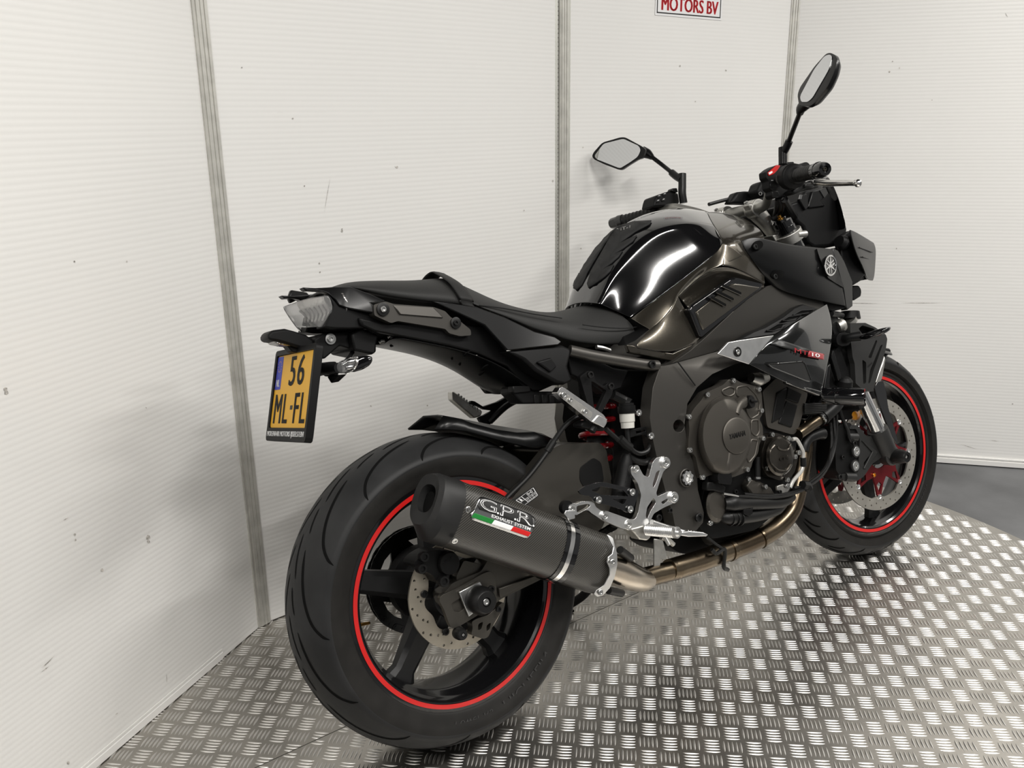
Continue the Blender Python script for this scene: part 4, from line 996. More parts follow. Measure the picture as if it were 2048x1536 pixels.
# ---- shock absorber
sc=K(C4,590,560,-.02); sa=Vector((.30,0,1)).normalized(); a_,b_=basis(sa)
pts=[]
for i in range(70):
    t=i/69; ang=t*2*PI*5; pts.append(sc+sa*(-.055+.15*t)+a_*(.036*math.cos(ang))+b_*(.036*math.sin(ang)))
bm=bmesh.new(); tube(bm,pts,.0065,10,2); shk=part('shock_spring',bm,'redspring')
bm=bmesh.new(); lathe(bm,[(.0001,-.10),(.030,-.10),(.030,-.03),(.022,-.02),(.022,.10),(.034,.10),(.034,.14),(.0001,.14)],sc,sa,28); finish('shock_body',bm,'enginedark',shk)
# ---- brake fluid reservoir, master cylinder, hoses
ro=K(C4,780,400,-.160); ra_=Vector((.12,0,1)).normalized()
bm=bmesh.new(); lathe(bm,[(.0001,-.028),(.0145,-.028),(.0150,-.016),(.0165,-.014),(.0168,.008),(.0001,.008)],ro,ra_,32); rv=part('brake_reservoir',bm,'pearl')
bm=bmesh.new(); lathe(bm,[(.0185,.004),(.0195,.007),(.0195,.020),(.0165,.021),(.0165,.026),(.0001,.026)],ro,ra_,24); finish('reservoir_cap',bm,'plastic',rv)
bolt(K(C4,846,385,-.165),rv,.0075,.006,'bolt'); bolt(K(C4,922,527,-.175),bike,.0075,.006,'bolt')
panel('reservoir_stay',C4,[(800,490),(900,470),(930,450),(935,530),(915,545),(890,520),(830,530),(800,540)],-.162,.006,'plastic',holes=[[(835,500),(890,490),(895,500),(840,515)]],bevel=.001)
bm=bmesh.new(); tube(bm,KL(C4,[(780,475,-.16),(785,540,-.16),(800,600,-.162),(850,635,-.165),(905,620,-.165),(925,570,-.160)]),.0055,10); part('reservoir_hose',bm,'wire')
bm=bmesh.new(); tube(bm,KL(C4,[(650,485,-.165),(700,530,-.165),(745,570,-.165)]),.0055,10); tube(bm,KL(C4,[(735,545,-.165),(770,580,-.166),(800,600,-.166)]),.010,10); part('brake_hose_joint',bm,'wire')
bm=bmesh.new(); tube(bm,KL(C4,[(780,640,-.150),(770,700,-.150),(755,800,-.152),(735,880,-.155),(715,950,-.156)]),[.010,.016,.0185,.0185,.015],16); mc=part('rear_master_cylinder',bm,'plastic')
text('cylinder_lettering','nissin','blackbolt',mc,lambda u,v,w:K(C4,768+24*u+14*v*0-(1-u)*0,820-95*v*0-100*u,-.172)-Vector((0,w,0)),.0006)
bm=bmesh.new(); tube(bm,KL(C4,[(790,650,-.152),(840,680,-.155),(890,690,-.155),(930,670,-.15)]),.0075,10); part('cylinder_banjo',bm,'blackbolt')
bm=bmesh.new(); tube(bm,KL(C4,[(690,275,-.12),(760,310,-.12),(800,330,-.13)]),.011,10); part('breather_hose',bm,'wire')
# ---- rearset: bracket, hanger arm, heel guard, peg, pedal
def ringlug(c,x,y,Y,r,h,m,parent,bm_=None):
    bm=bmesh.new(); lathe(bm,[(.0001,0),(r,0),(r,h*.8),(r*.9,h),(r*.62,h),(r*.6,h*.5),(.0001,h*.5)],K(c,x,y,Y),(0,-1,0),24); finish('lug',bm,m,parent); bolt(K(c,x,y,Y-h*.5),parent,r*.55,h*.7)
Yb=-.176
rs=panel('rearset_bracket',C4,[(938,690),(962,662),(1008,652),(1040,678),(1036,715),(1003,748),(975,830),(960,880),(968,900),(1040,868),(1078,872),(1090,905),(1065,942),(1000,972),(945,1005),(925,1050),(905,1078),(850,1092),(800,1108),(765,1095),(755,1060),(785,1042),(830,1040),(848,1005),(862,930),(868,890),(845,815),(805,760),(805,722),(830,706),(858,725),(882,770),(915,782),(925,740)],Yb,.012,'alu',
 holes=[[(960,750),(985,735),(962,810),(942,850),(938,825)],[(988,935),(1030,910),(1032,925),(1005,950)],[(905,965),(945,905),(960,935),(925,990),(905,1040),(895,1020)]],bevel=.0025,rnd=.005)
for x,y,r in ((1012,692,.0125),(1062,905,.0125),(830,730,.0085),(783,1072,.0115)): ringlug(C4,x,y,Yb,r,.006,'alu',rs)
ha=panel('exhaust_hanger_arm',C4,[(398,985),(398,950),(430,938),(470,945),(500,930),(575,930),(590,965),(625,990),(660,990),(800,1040),(800,1100),(760,1100),(620,1040),(560,1000),(545,985),(520,985),(480,1010),(470,1015)],Yb-.004,.011,'alu',holes=[[(470,958),(535,945),(560,950),(540,972),(490,1000),(472,1000)]],bevel=.002,rnd=.004)
bm=bmesh.new(); lathe(bm,[(.0001,0),(.014,0),(.014,.012),(.0001,.012)],K(C4,395,965,Yb+.006),(0,-1,0),24); finish('hanger_rubber',bm,'plastic',ha)
for x,y,r in ((437,975,.010),(640,1018,.0095)): ringlug(C4,x,y,Yb-.004,r,.006,'alu',ha)
panel('clamp_tab',C4,[(396,1010),(405,985),(460,985),(462,1035),(425,1045)],Yb-.012,.004,'alu',ha,bevel=.001)
hg=panel('heel_guard',C4,[(480,866),(520,838),(600,813),(640,812),(780,845),(850,858),(850,890),(815,990),(785,1002),(735,975),(575,930),(560,900),(500,890)],Yb-.010,.004,'gloss',holes=[[(560,862),(620,838),(760,862),(790,900),(620,890)],[(690,915),(780,915),(760,950)]],bevel=.001,rnd=.004)
for x,y in ((808,872),(602,920),(796,978)): bolt(K(C4,x,y,Yb-.011),hg,.0075,.005)
pb=panel('peg_mount',C4,[(800,1100),(850,1085),(885,1075),(905,1120),(930,1150),(905,1172),(860,1165),(830,1130)],Yb-.002,.03,'alucast',bevel=.003)
p0=K(C4,900,1105,-.186); p1=K(C4,1092,1122,-.262); d=(p1-p0)
bm=bmesh.new(); n=34; R=[]
for i in range(n+1):
    t=i/n; r=.0112+(.0016 if i%2 else 0)
    if t>.93: r=.0125
    R.append(circle(p0+d*t,d,r,16))
rings(bm,R); rp=part('rider_peg',bm,'alu',sharp=25)
bm=bmesh.new(); cyl(bm,p1,p1+d.normalized()*.006,.0095,.007,16); finish('peg_tip',bm,'alu',rp)
bm=bmesh.new(); cyl(bm,K(C4,1010,1150,-.215),K(C4,1040,1200,-.225),.004,n=10); finish('feeler',bm,'bolt',rp)
bm=bmesh.new(); q=KL(C4,[(930,1060,-.184),(1010,1085,-.188),(1100,1112,-.195),(1160,1130,-.205)]); tube(bm,q,[.007,.0065,.006,.006],12); pd=part('brake_pedal',bm,'alu')
o=panel('pedal_pad',C4,[(1100,1122,-.205),(1165,1112,-.214),(1250,1120,-.222),(1283,1135,-.225),(1270,1145,-.224),(1160,1148,-.212),(1100,1138,-.205)],None,.022,'alu',pd,bevel=.002)
for k in range(6):
    bm=bmesh.new(); c=K(C4,1170+k*17,1118+k*2.6,-.210-.0022*k)+Vector((0,.006,0)); cyl(bm,c,c+Vector((0,0,.0035)),.0028,.001,8); finish('pedal_stud',bm,'alu',pd)
bm=bmesh.new(); tube(bm,KL(C4,[(990,1150,-.17),(1030,1165,-.17),(1065,1195,-.17)]),.006,8); part('pedal_stop',bm,'alucast')
# side stand reaching the ground on the far side
bm=bmesh.new(); tube(bm,[Vector((.52,.10,.24)),Vector((.50,.18,.13)),Vector((.47,.255,.0785))],.011,12); stnd=part('side_stand',bm,'plastic')
bm=bmesh.new(); box(bm,(.465,.262,.0698),(.05,.035,.005),Matrix.Rotation(LEAN,3,'X')); finish('stand_foot',bm,'plastic',stnd)
# ---- main frame, right and left spar
FR=[(1321,733,-.176),(1316,745,-.178),(1306,775,-.180),(1300,835,-.180),(1306,880,-.178),(1316,925,-.174),(1332,985,-.170),(1346,1030,-.166),(1352,1062,-.164),(1392,1062,-.164),(1406,1045,-.166),(1408,1025,-.167),(1396,980,-.170),(1394,945,-.172),(1376,897,-.177),(1369,850,-.182),(1375,807,-.186),(1394,775,-.190),(1425,748,-.194),(1470,728,-.197),(1540,712,-.196),(1610,690,-.185),(1660,640,-.170),(1640,590,-.168),(1590,560,-.182),(1535,572,-.194),(1480,610,-.196),(1410,676,-.192),(1380,702,-.188),(1345,726,-.180)]
o=panel('frame_spar',C0,FR,None,.035,'frame',holes=[[(1357.5+11*math.cos(2*PI*i/14),852+13*math.sin(2*PI*i/14),-.181) for i in range(14)]],bevel=.006)
both(o)
bm=bmesh.new(); tube(bm,KL(C4,[(1092,72,-.189),(1150,150,-.193),(1200,218,-.193)]),.0016,6); part('frame_seam',bm,'enginedark')
bm=bmesh.new(); pc=K(C4,1145,785,-.178); 
out=[]
for i in range(64):
    r=.0165-(.0025 if (i//4)%2 else 0); out.append(pc+Vector((r*math.cos(2*PI*i/64),0,r*math.sin(2*PI*i/64))))
plate(bm,out,(0,-.006,0),[[pc+Vector((.0115*math.cos(-2*PI*i/24),0,.0115*math.sin(-2*PI*i/24))) for i in range(24)]]); pv=part('pivot_nut',bm,'alu',sharp=25)
bm=bmesh.new(); lathe(bm,[(.0001,-.003),(.0115,-.003),(.0125,.004),(.0085,.005),(.007,-.001),(.0001,-.001)],pc,(0,-1,0),6); finish('pivot_bolt',bm,'alu',pv,smooth=False)
bm=bmesh.new(); lathe(bm,[(.0205,-.006),(.0205,.001),(.0185,.002),(.0175,-.002)],pc,(0,-1,0),32); finish('pivot_boss',bm,'frame',pv)
for x,y,r in ((1040,985,.0055),(1215,1030,.010),(970,1030,.008)): bolt(K(C4,x,y,-.175 if x>1000 else -.16),bike,r,.006,'blackbolt')
# ---- engine block behind the covers
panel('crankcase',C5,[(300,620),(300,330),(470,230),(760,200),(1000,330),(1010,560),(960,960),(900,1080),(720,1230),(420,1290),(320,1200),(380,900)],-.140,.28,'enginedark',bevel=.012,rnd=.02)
panel('cylinder_block',C5,[(770,280),(860,190),(1080,290),(1020,520),(985,580),(800,530)],-.150,.30,'engine',bevel=.008,rnd=.01)
for q in ([(870,290),(940,255),(905,460),(835,500)],[(935,345),(1010,375),(970,530),(880,500)],[(940,250),(1040,300),(1015,365),(930,335)]):
    panel('block_rib',C5,q,-.154,.01,'enginedark',bevel=.003)
panel('oil_pan',C5,[(395,1180),(700,1120),(780,1160),(730,1240),(640,1290),(500,1330),(440,1340),(395,1270)],-.09,.18,'engine',bevel=.01,rnd=.01)
panel('belly_cover',C5,[(150,1270),(390,1260),(450,1330),(380,1400),(200,1390),(110,1330)],-.06,.14,'enginedark',bevel=.01,rnd=.02)
# clutch cover
def ell(c,cx,cy,rx,ry,Y,n=40,tilt=0): return [K(c,cx+rx*math.cos(2*PI*i/n)*math.cos(tilt)-ry*math.sin(2*PI*i/n)*math.sin(tilt),cy+rx*math.cos(2*PI*i/n)*math.sin(tilt)+ry*math.sin(2*PI*i/n)*math.cos(tilt),Y) for i in range(n)]
cc=panel('clutch_cover',C5,[(262,470),(300,400),(350,345),(385,290),(440,265),(500,240),(535,200),(580,198),(620,222),(690,238),(735,250),(762,290),(765,350),(770,400),(768,440),(745,470),(770,520),(772,600),(745,640),(740,700),(700,760),(690,810),(640,840),(570,868),(480,880),(420,850),(350,880),(335,840),(310,720),(262,690),(262,640),(270,540)],-.186,.03,'engine',bevel=.004,rnd=.008)
bm=bmesh.new(); rings(bm,[ell(C5,508,590,182,275,-.188),ell(C5,512,585,172,262,-.206),ell(C5,520,580,158,240,-.215),ell(C5,535,580,110,170,-.2175)],True,True); finish('clutch_dome',bm,'engine',cc,sharp=50)
bm=bmesh.new(); rings(bm,[ell(C5,590,585,96,128,-.214),ell(C5,592,585,94,125,-.220),ell(C5,594,585,86,114,-.222)],True,True); em=finish('clutch_emblem',bm,'engine',cc,sharp=40)
text('engine_lettering','YAMAHA','enginedark',cc,lambda u,v,w:K(C5,540+112*u,612-30*u-36*v,-.2222)-Vector((0,w,0)),.0008,bold=.01)
# pockets and ribs on the flange
for q in ([(490,275),(545,250),(580,262),(575,300),(540,318),(500,300)],[(590,255),(660,240),(720,300),(750,360),(740,440),(690,470),(660,420),(640,330),(590,310)],[(690,480),(740,475),(745,560),(725,590),(690,560)],[(690,610),(735,615),(715,720),(672,770),(660,720)]):
    bm=bmesh.new(); L=roundpoly(KL(C5,q,-.1865),.006,3); tube(bm,L+[L[0]],.0022,6,1); finish('cover_rib',bm,'engine',cc)
for x,y in ((560,210),(735,268),(383,305),(258,455),(752,413),(762,602),(265,682),(655,815),(350,868)):
    bolt(K(C5,x,y,-.187),cc,.0062,.007)
for x,y in ((665,882),(778,932),(404,932),(576,968)): bolt(K(C5,x,y,-.165),bike,.0062,.007,'bolt' if x>600 else 'blackbolt')
# filler cap, stopper, sensor
bm=bmesh.new(); fc=K(C5,645,360,-.190); lathe(bm,[(.0001,0),(.014,0),(.016,.010),(.0145,.020),(.0001,.021)],fc,(.25,-1,.1),24); fcap=part('oil_filler_cap',bm,'plastic')
bm=bmesh.new(); box(bm,fc+Vector((.25,-1,.1)).normalized()*.024,(.022,.008,.005),Matrix.Rotation(.3,3,'Y')); finish('cap_grip',bm,'plastic',fcap,bevel=.0015)
bm=bmesh.new(); tube(bm,KL(C5,[(585,440,-.213),(600,380,-.205),(640,350,-.192)]),[.008,.012,.016],12); part('filler_neck',bm,'engine')
bm=bmesh.new(); tube(bm,KL(C5,[(540,700,-.214),(525,770,-.210),(515,800,-.206)]),[.006,.010,.012],12); part('sensor_rib',bm,'engine')
panel('speed_sensor',C5,[(485,790),(550,790),(562,880),(555,920),(465,910),(462,870)],-.205,.03,'plastic',bevel=.004,rnd=.006)
panel('sensor_plug',C5,[(395,900),(480,905),(520,935),(510,985),(440,960),(390,960)],-.190,.02,'enginedark',bevel=.003)
bm=bmesh.new(); tube(bm,KL(C5,[(500,980,-.19),(560,990,-.19),(600,1000,-.188)]),.003,8); part('clutch_cable_end',bm,'bolt')
# pick-up cover in smoked magnesium
gc=panel('pulse_cover_flange',C5,[(780,640),(800,590),(825,565),(870,568),(940,592),(965,640),(1005,690),(1010,740),(990,830),(950,885),(880,890),(800,860),(765,800),(765,700)],-.170,.03,'magnesium',bevel=.003,rnd=.006)
bm=bmesh.new(); rings(bm,[ell(C5,885,725,100,140,-.170),ell(C5,888,725,95,134,-.188),ell(C5,892,725,84,118,-.193)],True,True); finish('pulse_cover',bm,'magnesium',gc,sharp=30)
for q in ([(850,650),(820,690),(820,760),(850,800),(860,830)],[(870,660),(890,680),(940,680),(960,640)],[(850,800),(880,820),(930,820),(960,780)]):
    bm=bmesh.new(); tube(bm,KL(C5,q,-.194),.0022,6,3); finish('cover_relief',bm,'magnesium',gc)
text('cover_lettering','CP4','magnesium',gc,lambda u,v,w:K(C5,885+60*u,760-14*u-30*v,-.194)-Vector((0,w,0)),.0012,bold=.01)
for x,y in ((825,577),(938,603),(1007,700),(797,808),(930,885),(982,727),(932,926)): bolt(K(C5,x,y,-.173),gc,.0062,.007)
# bypass pipe, sensor pipe, cables
bm=bmesh.new(); tube(bm,KL(C5,[(970,610,-.175),(1000,610,-.176),(1030,660,-.175),(1045,700,-.174),(1045,740,-.173)]),.0048,10); o=part('coolant_pipe',bm,'palepipe')
bm=bmesh.new(); tube(bm,KL(C5,[(1045,790,-.172),(1030,830,-.172),(980,890,-.172),(955,940,-.172)]),.0048,10); part('coolant_pipe',bm,'palepipe')
bm=bmesh.new(); tube(bm,KL(C5,[(1045,735,-.173),(1047,795,-.172)]),.0075,10); part('pipe_grommet',bm,'wire')
panel('pipe_flange',C5,[(868,930),(910,915),(960,940),(940,970),(900,985),(870,960)],-.172,.006,'alucast',bevel=.001)
bolt(K(C5,930,925,-.174),bike,.006,.006); bolt(K(C5,882,968,-.174),bike,.005,.005,'blackbolt')
bm=bmesh.new(); tube(bm,KL(C5,[(590,1000,-.186),(650,1000,-.186),(780,1008,-.184),(900,1000,-.184),(1010,970,-.180),(1080,930,-.175),(1160,870,-.165),(1215,790,-.15),(1235,700,-.14),(1262,600,-.13),(1255,480,-.12)]),.0040,8); cb=part('clutch_cable',bm,'wire')
bm=bmesh.new(); tube(bm,KL(C5,[(640,985,-.180),(760,995,-.180),(900,990,-.178),(1020,955,-.172),(1100,895,-.165),(1180,830,-.155),(1225,740,-.14),(1240,620,-.13),(1230,500,-.12)]),.0048,8); finish('cable_pair',bm,'wire',cb)
bm=bmesh.new(); tube(bm,KL(C5,[(1040,920,-.178),(1070,925,-.176),(1085,950,-.176)]),.011,8); finish('cable_clip',bm,'wire',cb)
# water pump and hoses
wp=bmesh.new(); rings(wp,[ell(C5,448,1060,72,125,-.150),ell(C5,452,1058,68,118,-.175),ell(C5,458,1055,52,92,-.182)],True,True); part('water_pump',wp,'engine')
bm=bmesh.new(); tube(bm,KL(C5,[(505,1050,-.178),(560,1048,-.184),(640,1050,-.180),(800,1045,-.172),(900,1035,-.165),(960,1000,-.15)]),[.014,.018,.0155,.0155,.015,.014],16); part('coolant_hose',bm,'wire')
bm=bmesh.new(); tube(bm,KL(C5,[(478,1140,-.165),(540,1145,-.176),(640,1140,-.172),(760,1120,-.165),(860,1085,-.155),(900,1050,-.14)]),[.011,.0155,.0155,.0155,.0155,.014],16); part('coolant_hose',bm,'wire')
for x in (540,575,605): 
    bm=bmesh.new(); tube(bm,KL(C5,[(x,1150,-.176),(x+6,1149,-.176)]),.0175,14); part('hose_rib',bm,'wire')
panel('hose_bracket',C5,[(640,1090),(690,1085),(705,1040),(700,1120),(680,1135),(640,1120)],-.192,.008,'plastic',bevel=.001)
bolt(K(C5,405,1177,-.165),bike,.007,.006); bolt(K(C5,327,1142,-.172),bike,.010,.006,'blackbolt')
for x,y in ((497,1215),(555,1222),(640,1210)): bolt(K(C5,x,y,-.10),bike,.006,.012,'blackbolt')
panel('engine_mount',C5,[(180,1190),(260,1150),(350,1090),(370,1130),(345,1180),(300,1210),(200,1250)],-.160,.03,'frame',bevel=.004,rnd=.006)
panel('crankcase_side',C5,[(690,880),(760,900),(830,940),(860,990),(700,990),(660,930)],-.16,.03,'engine',bevel=.004)
bm=bmesh.new(); cyl(bm,K(C5,733,730,-.165),K(C5,733,870,-.165),.0075,n=14); part('oil_tube',bm,'enginedark')
bm=bmesh.new(); cyl(bm,K(C5,733,866,-.165),K(C5,733,880,-.165),.0078,n=14); part('oil_tube_end',bm,'bolt')
bm=bmesh.new(); tube(bm,KL(C5,[(690,190,-.15),(740,200,-.15),(800,190,-.15)]),[.012,.018,.010],12); part('sensor_cluster',bm,'alucast')
bm=bmesh.new(); tube(bm,KL(C5,[(385,1275,-.15),(440,1320,-.15),(500,1360,-.15)]),.0042,8); part('sensor_lead',bm,'wire')
# ================================================================ front end
D1=(1480,300,7.314); D2=(1420,590,5.12); D3=(1600,760,4.8); D4=(1170,250,6.4); D5=(1540,420,6.4)
AXF=Vector((-math.sin(RAKE),0,math.cos(RAKE)))
def FL(s,t,dx=0,dy=0): return F(Vector((dx,s*(.105+dy),0))+AXF*t)
def smir(v):      # mirror across the steered centre plane
    w=MS.transposed()@(Vector(v)-PIV); w.y=-w.y; return MS@w+PIV
fax=(MS@AXF).normalized(); fy=MS@Vector((0,1,0)); fx=MS@Vector((1,0,0))
mat('pearlgrey',(.0115,.012,.012),.15,.30,coat=1.)
mat('forkcast',(.026,.026,.0255),.46,.3,bump=(500,.1,.0005))
mat('chrome',(.62,.62,.62),.10,1.)
# ---- fork legs
for s in (-1,1):
    bm=bmesh.new(); cyl(bm,FL(s,.06),FL(s,.30),.0215,n=32); lg=part('fork_leg',bm,'chrome')
    bm=bmesh.new(); cyl(bm,FL(s,.255),FL(s,.735),.0272,n=32); finish('outer_tube',bm,'gloss',lg)
    bm=bmesh.new(); cyl(bm,FL(s,.245),FL(s,.262),.0290,n=32); finish('dust_seal',bm,'plastic',lg)
    bm=bmesh.new(); tube(bm,[FL(s,.090),FL(s,.075),FL(s,.045),FL(s,.01),FL(s,-.02)],[.0285,.0290,.0275,.0265,.020],28,4); finish('axle_casting',bm,'forkcast',lg)
    bm=bmesh.new(); lathe(bm,[(.0001,-.012),(.0285,-.012),(.0285,.012),(.024,.016),(.0001,.016)],F((0,s*.105,0)),MS@Vector((0,s,0)),32); finish('axle_boss',bm,'forkcast',lg)
    if s<0:
        arm=KL(D3,[(660,548),(720,520),(880,560),(905,650),(760,760),(700,800),(610,930),(545,972),(420,966),(385,915),(470,890),(560,890),(575,560),(540,470),(470,470),(500,430),(560,440),(620,520)],-.103)
        bm=bmesh.new(); plate(bm,roundpoly(arm,.006),(0,.018,0),[roundpoly(KL(D3,[(610,800),(660,730),(690,740),(660,800),(625,860)],-.103),.006)]); finish('caliper_mount',bm,'forkcast',lg,bevel=.004)
        bm=bmesh.new(); plate(bm,KL(D3,[(600,580),(750,690),(640,850),(615,850),(700,690)],-.108),(0,.006,0)); finish('mount_web',bm,'forkcast',lg,bevel=.002)
    bm=bmesh.new(); cyl(bm,FL(s,.735),FL(s,.752),.0255,n=32); fc_=finish('fork_cap',bm,'gloss',lg)
    bm=bmesh.new(); cyl(bm,FL(s,.752),FL(s,.757),.015,n=6); finish('cap_nut',bm,'gloss',lg,smooth=False)
    bm=bmesh.new(); lathe(bm,[(.0001,0),(.008,0),(.008,.004),(.005,.005),(.005,.012),(.0001,.012)],FL(s,.756),fax,12); finish('preload_adjuster',bm,'gold',lg)
# axle slider
bobbin(F((0,-.120,0)),.0200,.045,'front_axle_slider',nrm=(MS@Vector((0,-1,0))))
# ---- right caliper and big torx bolts
fc=panel('brake_caliper',C0,[(1678,850),(1700,845),(1712,862),(1716,900),(1714,945),(1700,962),(1684,958),(1672,940),(1670,880)],-.098,.06,'enginedark',bevel=.006,rnd=.006)
for x,y in ((530,685),(522,825)):
    c=K(D3,x,y,-.106); bm=bmesh.new(); r=.0128
    out=[c+Vector((r*math.cos(2*PI*i/32),0,r*1.25*math.sin(2*PI*i/32)*.8)) for i in range(32)]
    st=[c+Vector(((.0050+.0016*math.cos(6*a))*math.cos(-a),0,(.0050+.0016*math.cos(6*a))*math.sin(-a))) for a in [2*PI*i/36 for i in range(36)]]
    plate(bm,out,(0,-.006,0),[st]); bo=finish('caliper_bolt',bm,'alu',fc,bevel=.001)
    bm=bmesh.new(); cyl(bm,c+Vector((0,-.001,0)),c+Vector((0,.002,0)),.0068,n=16); finish('bolt_recess',bm,'alucast',fc)
    bm=bmesh.new(); lathe(bm,[(.0165,0),(.0165,.004),(.0135,.005),(.0130,0)],c,(0,-1,0),28); finish('bolt_seat',bm,'forkcast',fc)
bolt(K(D3,375,930,-.105),fc,.008,.006,'blackbolt'); bolt(K(D3,405,740,-.10),fc,.006,.005,'blackbolt')
bm=bmesh.new(); cyl(bm,K(D3,460,545,-.10),K(D3,545,548,-.108),.011,n=16); finish('caliper_boss',bm,'forkcast',fc)
bm=bmesh.new(); cyl(bm,K(D3,430,930,-.10),K(D3,525,935,-.108),.012,n=16); finish('caliper_boss',bm,'forkcast',fc)
o=bpy.data.objects.new('brake_caliper',fc.data.copy())
for v in o.data.vertices: v.co=smir(v.co)
o.data.flip_normals(); COL.objects.link(o); o.parent=bike
# brake hose and banjo
bm=bmesh.new(); tube(bm,KL(D3,[(510,610,-.108),(475,560,-.108),(455,480,-.105),(430,420,-.10),(400,350,-.09),(380,270,-.085)]),.0052,10); part('front_brake_hose',bm,'wire')
bolt(K(D3,512,608,-.112),bike,.0075,.006,'blackbolt')
for q in ([(350,330,-.12),(345,560,-.12),(300,760,-.13),(200,930,-.15),(80,1010,-.165),(-60,1040,-.175)],[(320,360,-.12),(322,600,-.125),(270,800,-.135),(170,950,-.155),(60,1025,-.170)]):
    bm=bmesh.new(); tube(bm,KL(D3,q),.0042,8); part('sensor_cable',bm,'wire')
# amber side marker and its dark bracket
panel('marker_bracket',D3,[(370,300),(420,250),(590,245),(575,290),(500,375),(420,385),(365,375)],-.075,.05,'plastic',bevel=.003)
bm=bmesh.new(); c=K(D3,535,330,-.06); rings(bm,[ell(D3,535,330,60,62,-.060,24),ell(D3,532,332,52,54,-.072,24),ell(D3,530,334,26,28,-.076,24)],True,True); part('side_marker',bm,'amber',sharp=60)
# ---- front mudguard
bm=bmesh.new(); R=[]
for i in range(17):
    a=rad(66+84*i/16); row=[]
    for y,dr in ((0,.016),(-.030,.014),(-.052,.006),(-.064,-.010)):
        r=.2995+dr; row.append(Vector((r*math.cos(a),y,r*math.sin(a))))
    R.append(row)
G2=[[F(p) for p in r] for r in R]; G3=[[F(mir(p)) for p in r] for r in R]
grid(bm,G2); grid(bm,[list(reversed(r)) for r in G3]); part('front_mudguard',bm,'gloss',solid=.003,sub=1)
panel('mudguard_stay',D3,[(715,70,-.085),(740,20,-.085),(800,0,-.085),(830,110,-.085),(850,260,-.085),(945,590,-.085),(925,610,-.085),(880,540,-.085),(745,190,-.085)],None,.006,'gloss',bevel=.002)
panel('mudguard_tip',D2,[(1795,540),(1840,545),(1858,565),(1850,600),(1820,625),(1770,640)],-.075,.03,'satin',bevel=.004)
panel('mudguard_side',D2,[(1690,920),(1770,690),(1790,620),(1800,660),(1765,860),(1745,900)],-.082,.01,'alucast',bevel=.003)
# ---- radiator with fins
ro_=Vector((1.215,0,.600)); rz=Vector((-.28,0,.96)).normalized(); rx=Vector((.96,0,.28)).normalized()
bm=bmesh.new(); MM=Matrix((rx,Vector((0,1,0)),rz)).transposed(); box(bm,ro_,(.030,.300,.300),MM); rd=part('radiator',bm,'enginedark',bevel=.003)
for k in range(24):
    bm=bmesh.new(); box(bm,ro_-rx*.016+rz*(-.135+.0117*k),(.004,.28,.0025),MM); finish('radiator_fin',bm,'grille',rd)
for k in range(6):
    bm=bmesh.new(); a=K(D2,965,1120+k*18,-.155); b=K(D2,1190,1115+k*18,-.155); tube(bm,[a,b],.0022,6); finish('cooler_fin',bm,'grille',rd)
panel('oil_cooler',D2,[(940,1105),(1210,1100),(1205,1229),(950,1229)],-.150,.30,'enginedark',bevel=.003)
rb=panel('radiator_guard',D2,[(1436,288),(1590,285),(1690,330),(1800,405),(1816,450),(1800,560),(1668,990),(1560,965),(1492,905),(1482,700),(1462,640),(1440,460)],-.165,.022,'forkcast',
  holes=[[(1520,345),(1560,310),(1680,345),(1700,375),(1560,400)],[(1560,660),(1600,690),(1600,900),(1570,915)],[(1620,640),(1700,460),(1715,470),(1650,650)],[(1745,520),(1770,505),(1680,760),(1640,900),(1620,910),(1640,770)]],bevel=.003,rnd=.003)
both(rb)
panel('guard_mesh',D2,[(1440,300),(1700,360),(1800,420),(1660,960),(1500,900),(1450,640)],-.142,.004,'plastic',bevel=.001)
text('guard_lettering','YAMAHA','forkcast',rb,lambda u,v,w:K(D2,1618+45*u,745-45*u-14*v,-.166)-Vector((0,w,0)),.0006)
o=panel('radiator_side',D2,[(1240,600),(1300,520),(1420,520),(1460,640),(1480,900),(1300,960),(1200,960),(1180,800)],-.150,.02,'plastic',bevel=.004); both(o)
panel('radiator_strut',D2,[(1260,560),(1285,600),(1360,870),(1320,880),(1240,640)],-.172,.012,'satin',bevel=.003)
panel('radiator_strut',D2,[(1205,720),(1240,700),(1225,960),(1160,990),(1170,930)],-.185,.02,'satin',bevel=.003)
bm=bmesh.new(); lathe(bm,[(.0001,0),(.022,0),(.020,.016),(.012,.024),(.0001,.026)],K(D2,1370,930,-.165),(0,-.4,1),24); part('bar_clamp_boss',bm,'plastic')
# radiator cap, neck, hoses
bm=bmesh.new(); cyl(bm,K(D2,1400,250,-.13),K(D2,1420,285,-.13),.026,n=28); part('radiator_neck',bm,'alucast')
bm=bmesh.new(); c=K(D2,1432,215,-.13); cyl(bm,c-Vector((0,0,.008)),c+Vector((.004,0,.012)),.027,.024,n=12); part('radiator_cap',bm,'plastic')
bm=bmesh.new(); lathe(bm,[(.0001,-.012),(.016,-.010),(.020,0),(.016,.010),(.0001,.012)],K(D2,1335,315,-.15),(1,-.4,.2),24); part('thermostat_housing',bm,'alucast')
bm=bmesh.new(); tube(bm,KL(D2,[(1240,190,-.16),(1300,200,-.15),(1350,210,-.14)]),.008,10); part('overflow_hose',bm,'wire')
bm=bmesh.new(); tube(bm,KL(C5,[(1010,575,-.15),(1060,540,-.15),(1110,505,-.148),(1160,470,-.145)]),.0145,18); part('coolant_outlet',bm,'titanhot')
bm=bmesh.new(); tube(bm,KL(C5,[(1150,478,-.146),(1200,440,-.145),(1245,400,-.145),(1275,365,-.145),(1285,330,-.14)]),[.0185,.0185,.018,.0175,.017],18); part('radiator_hose',bm,'wire')
bm=bmesh.new(); tube(bm,KL(C5,[(1172,462,-.146),(1184,453,-.146)]),.0202,18); hc=part('hose_clamp',bm,'wire')
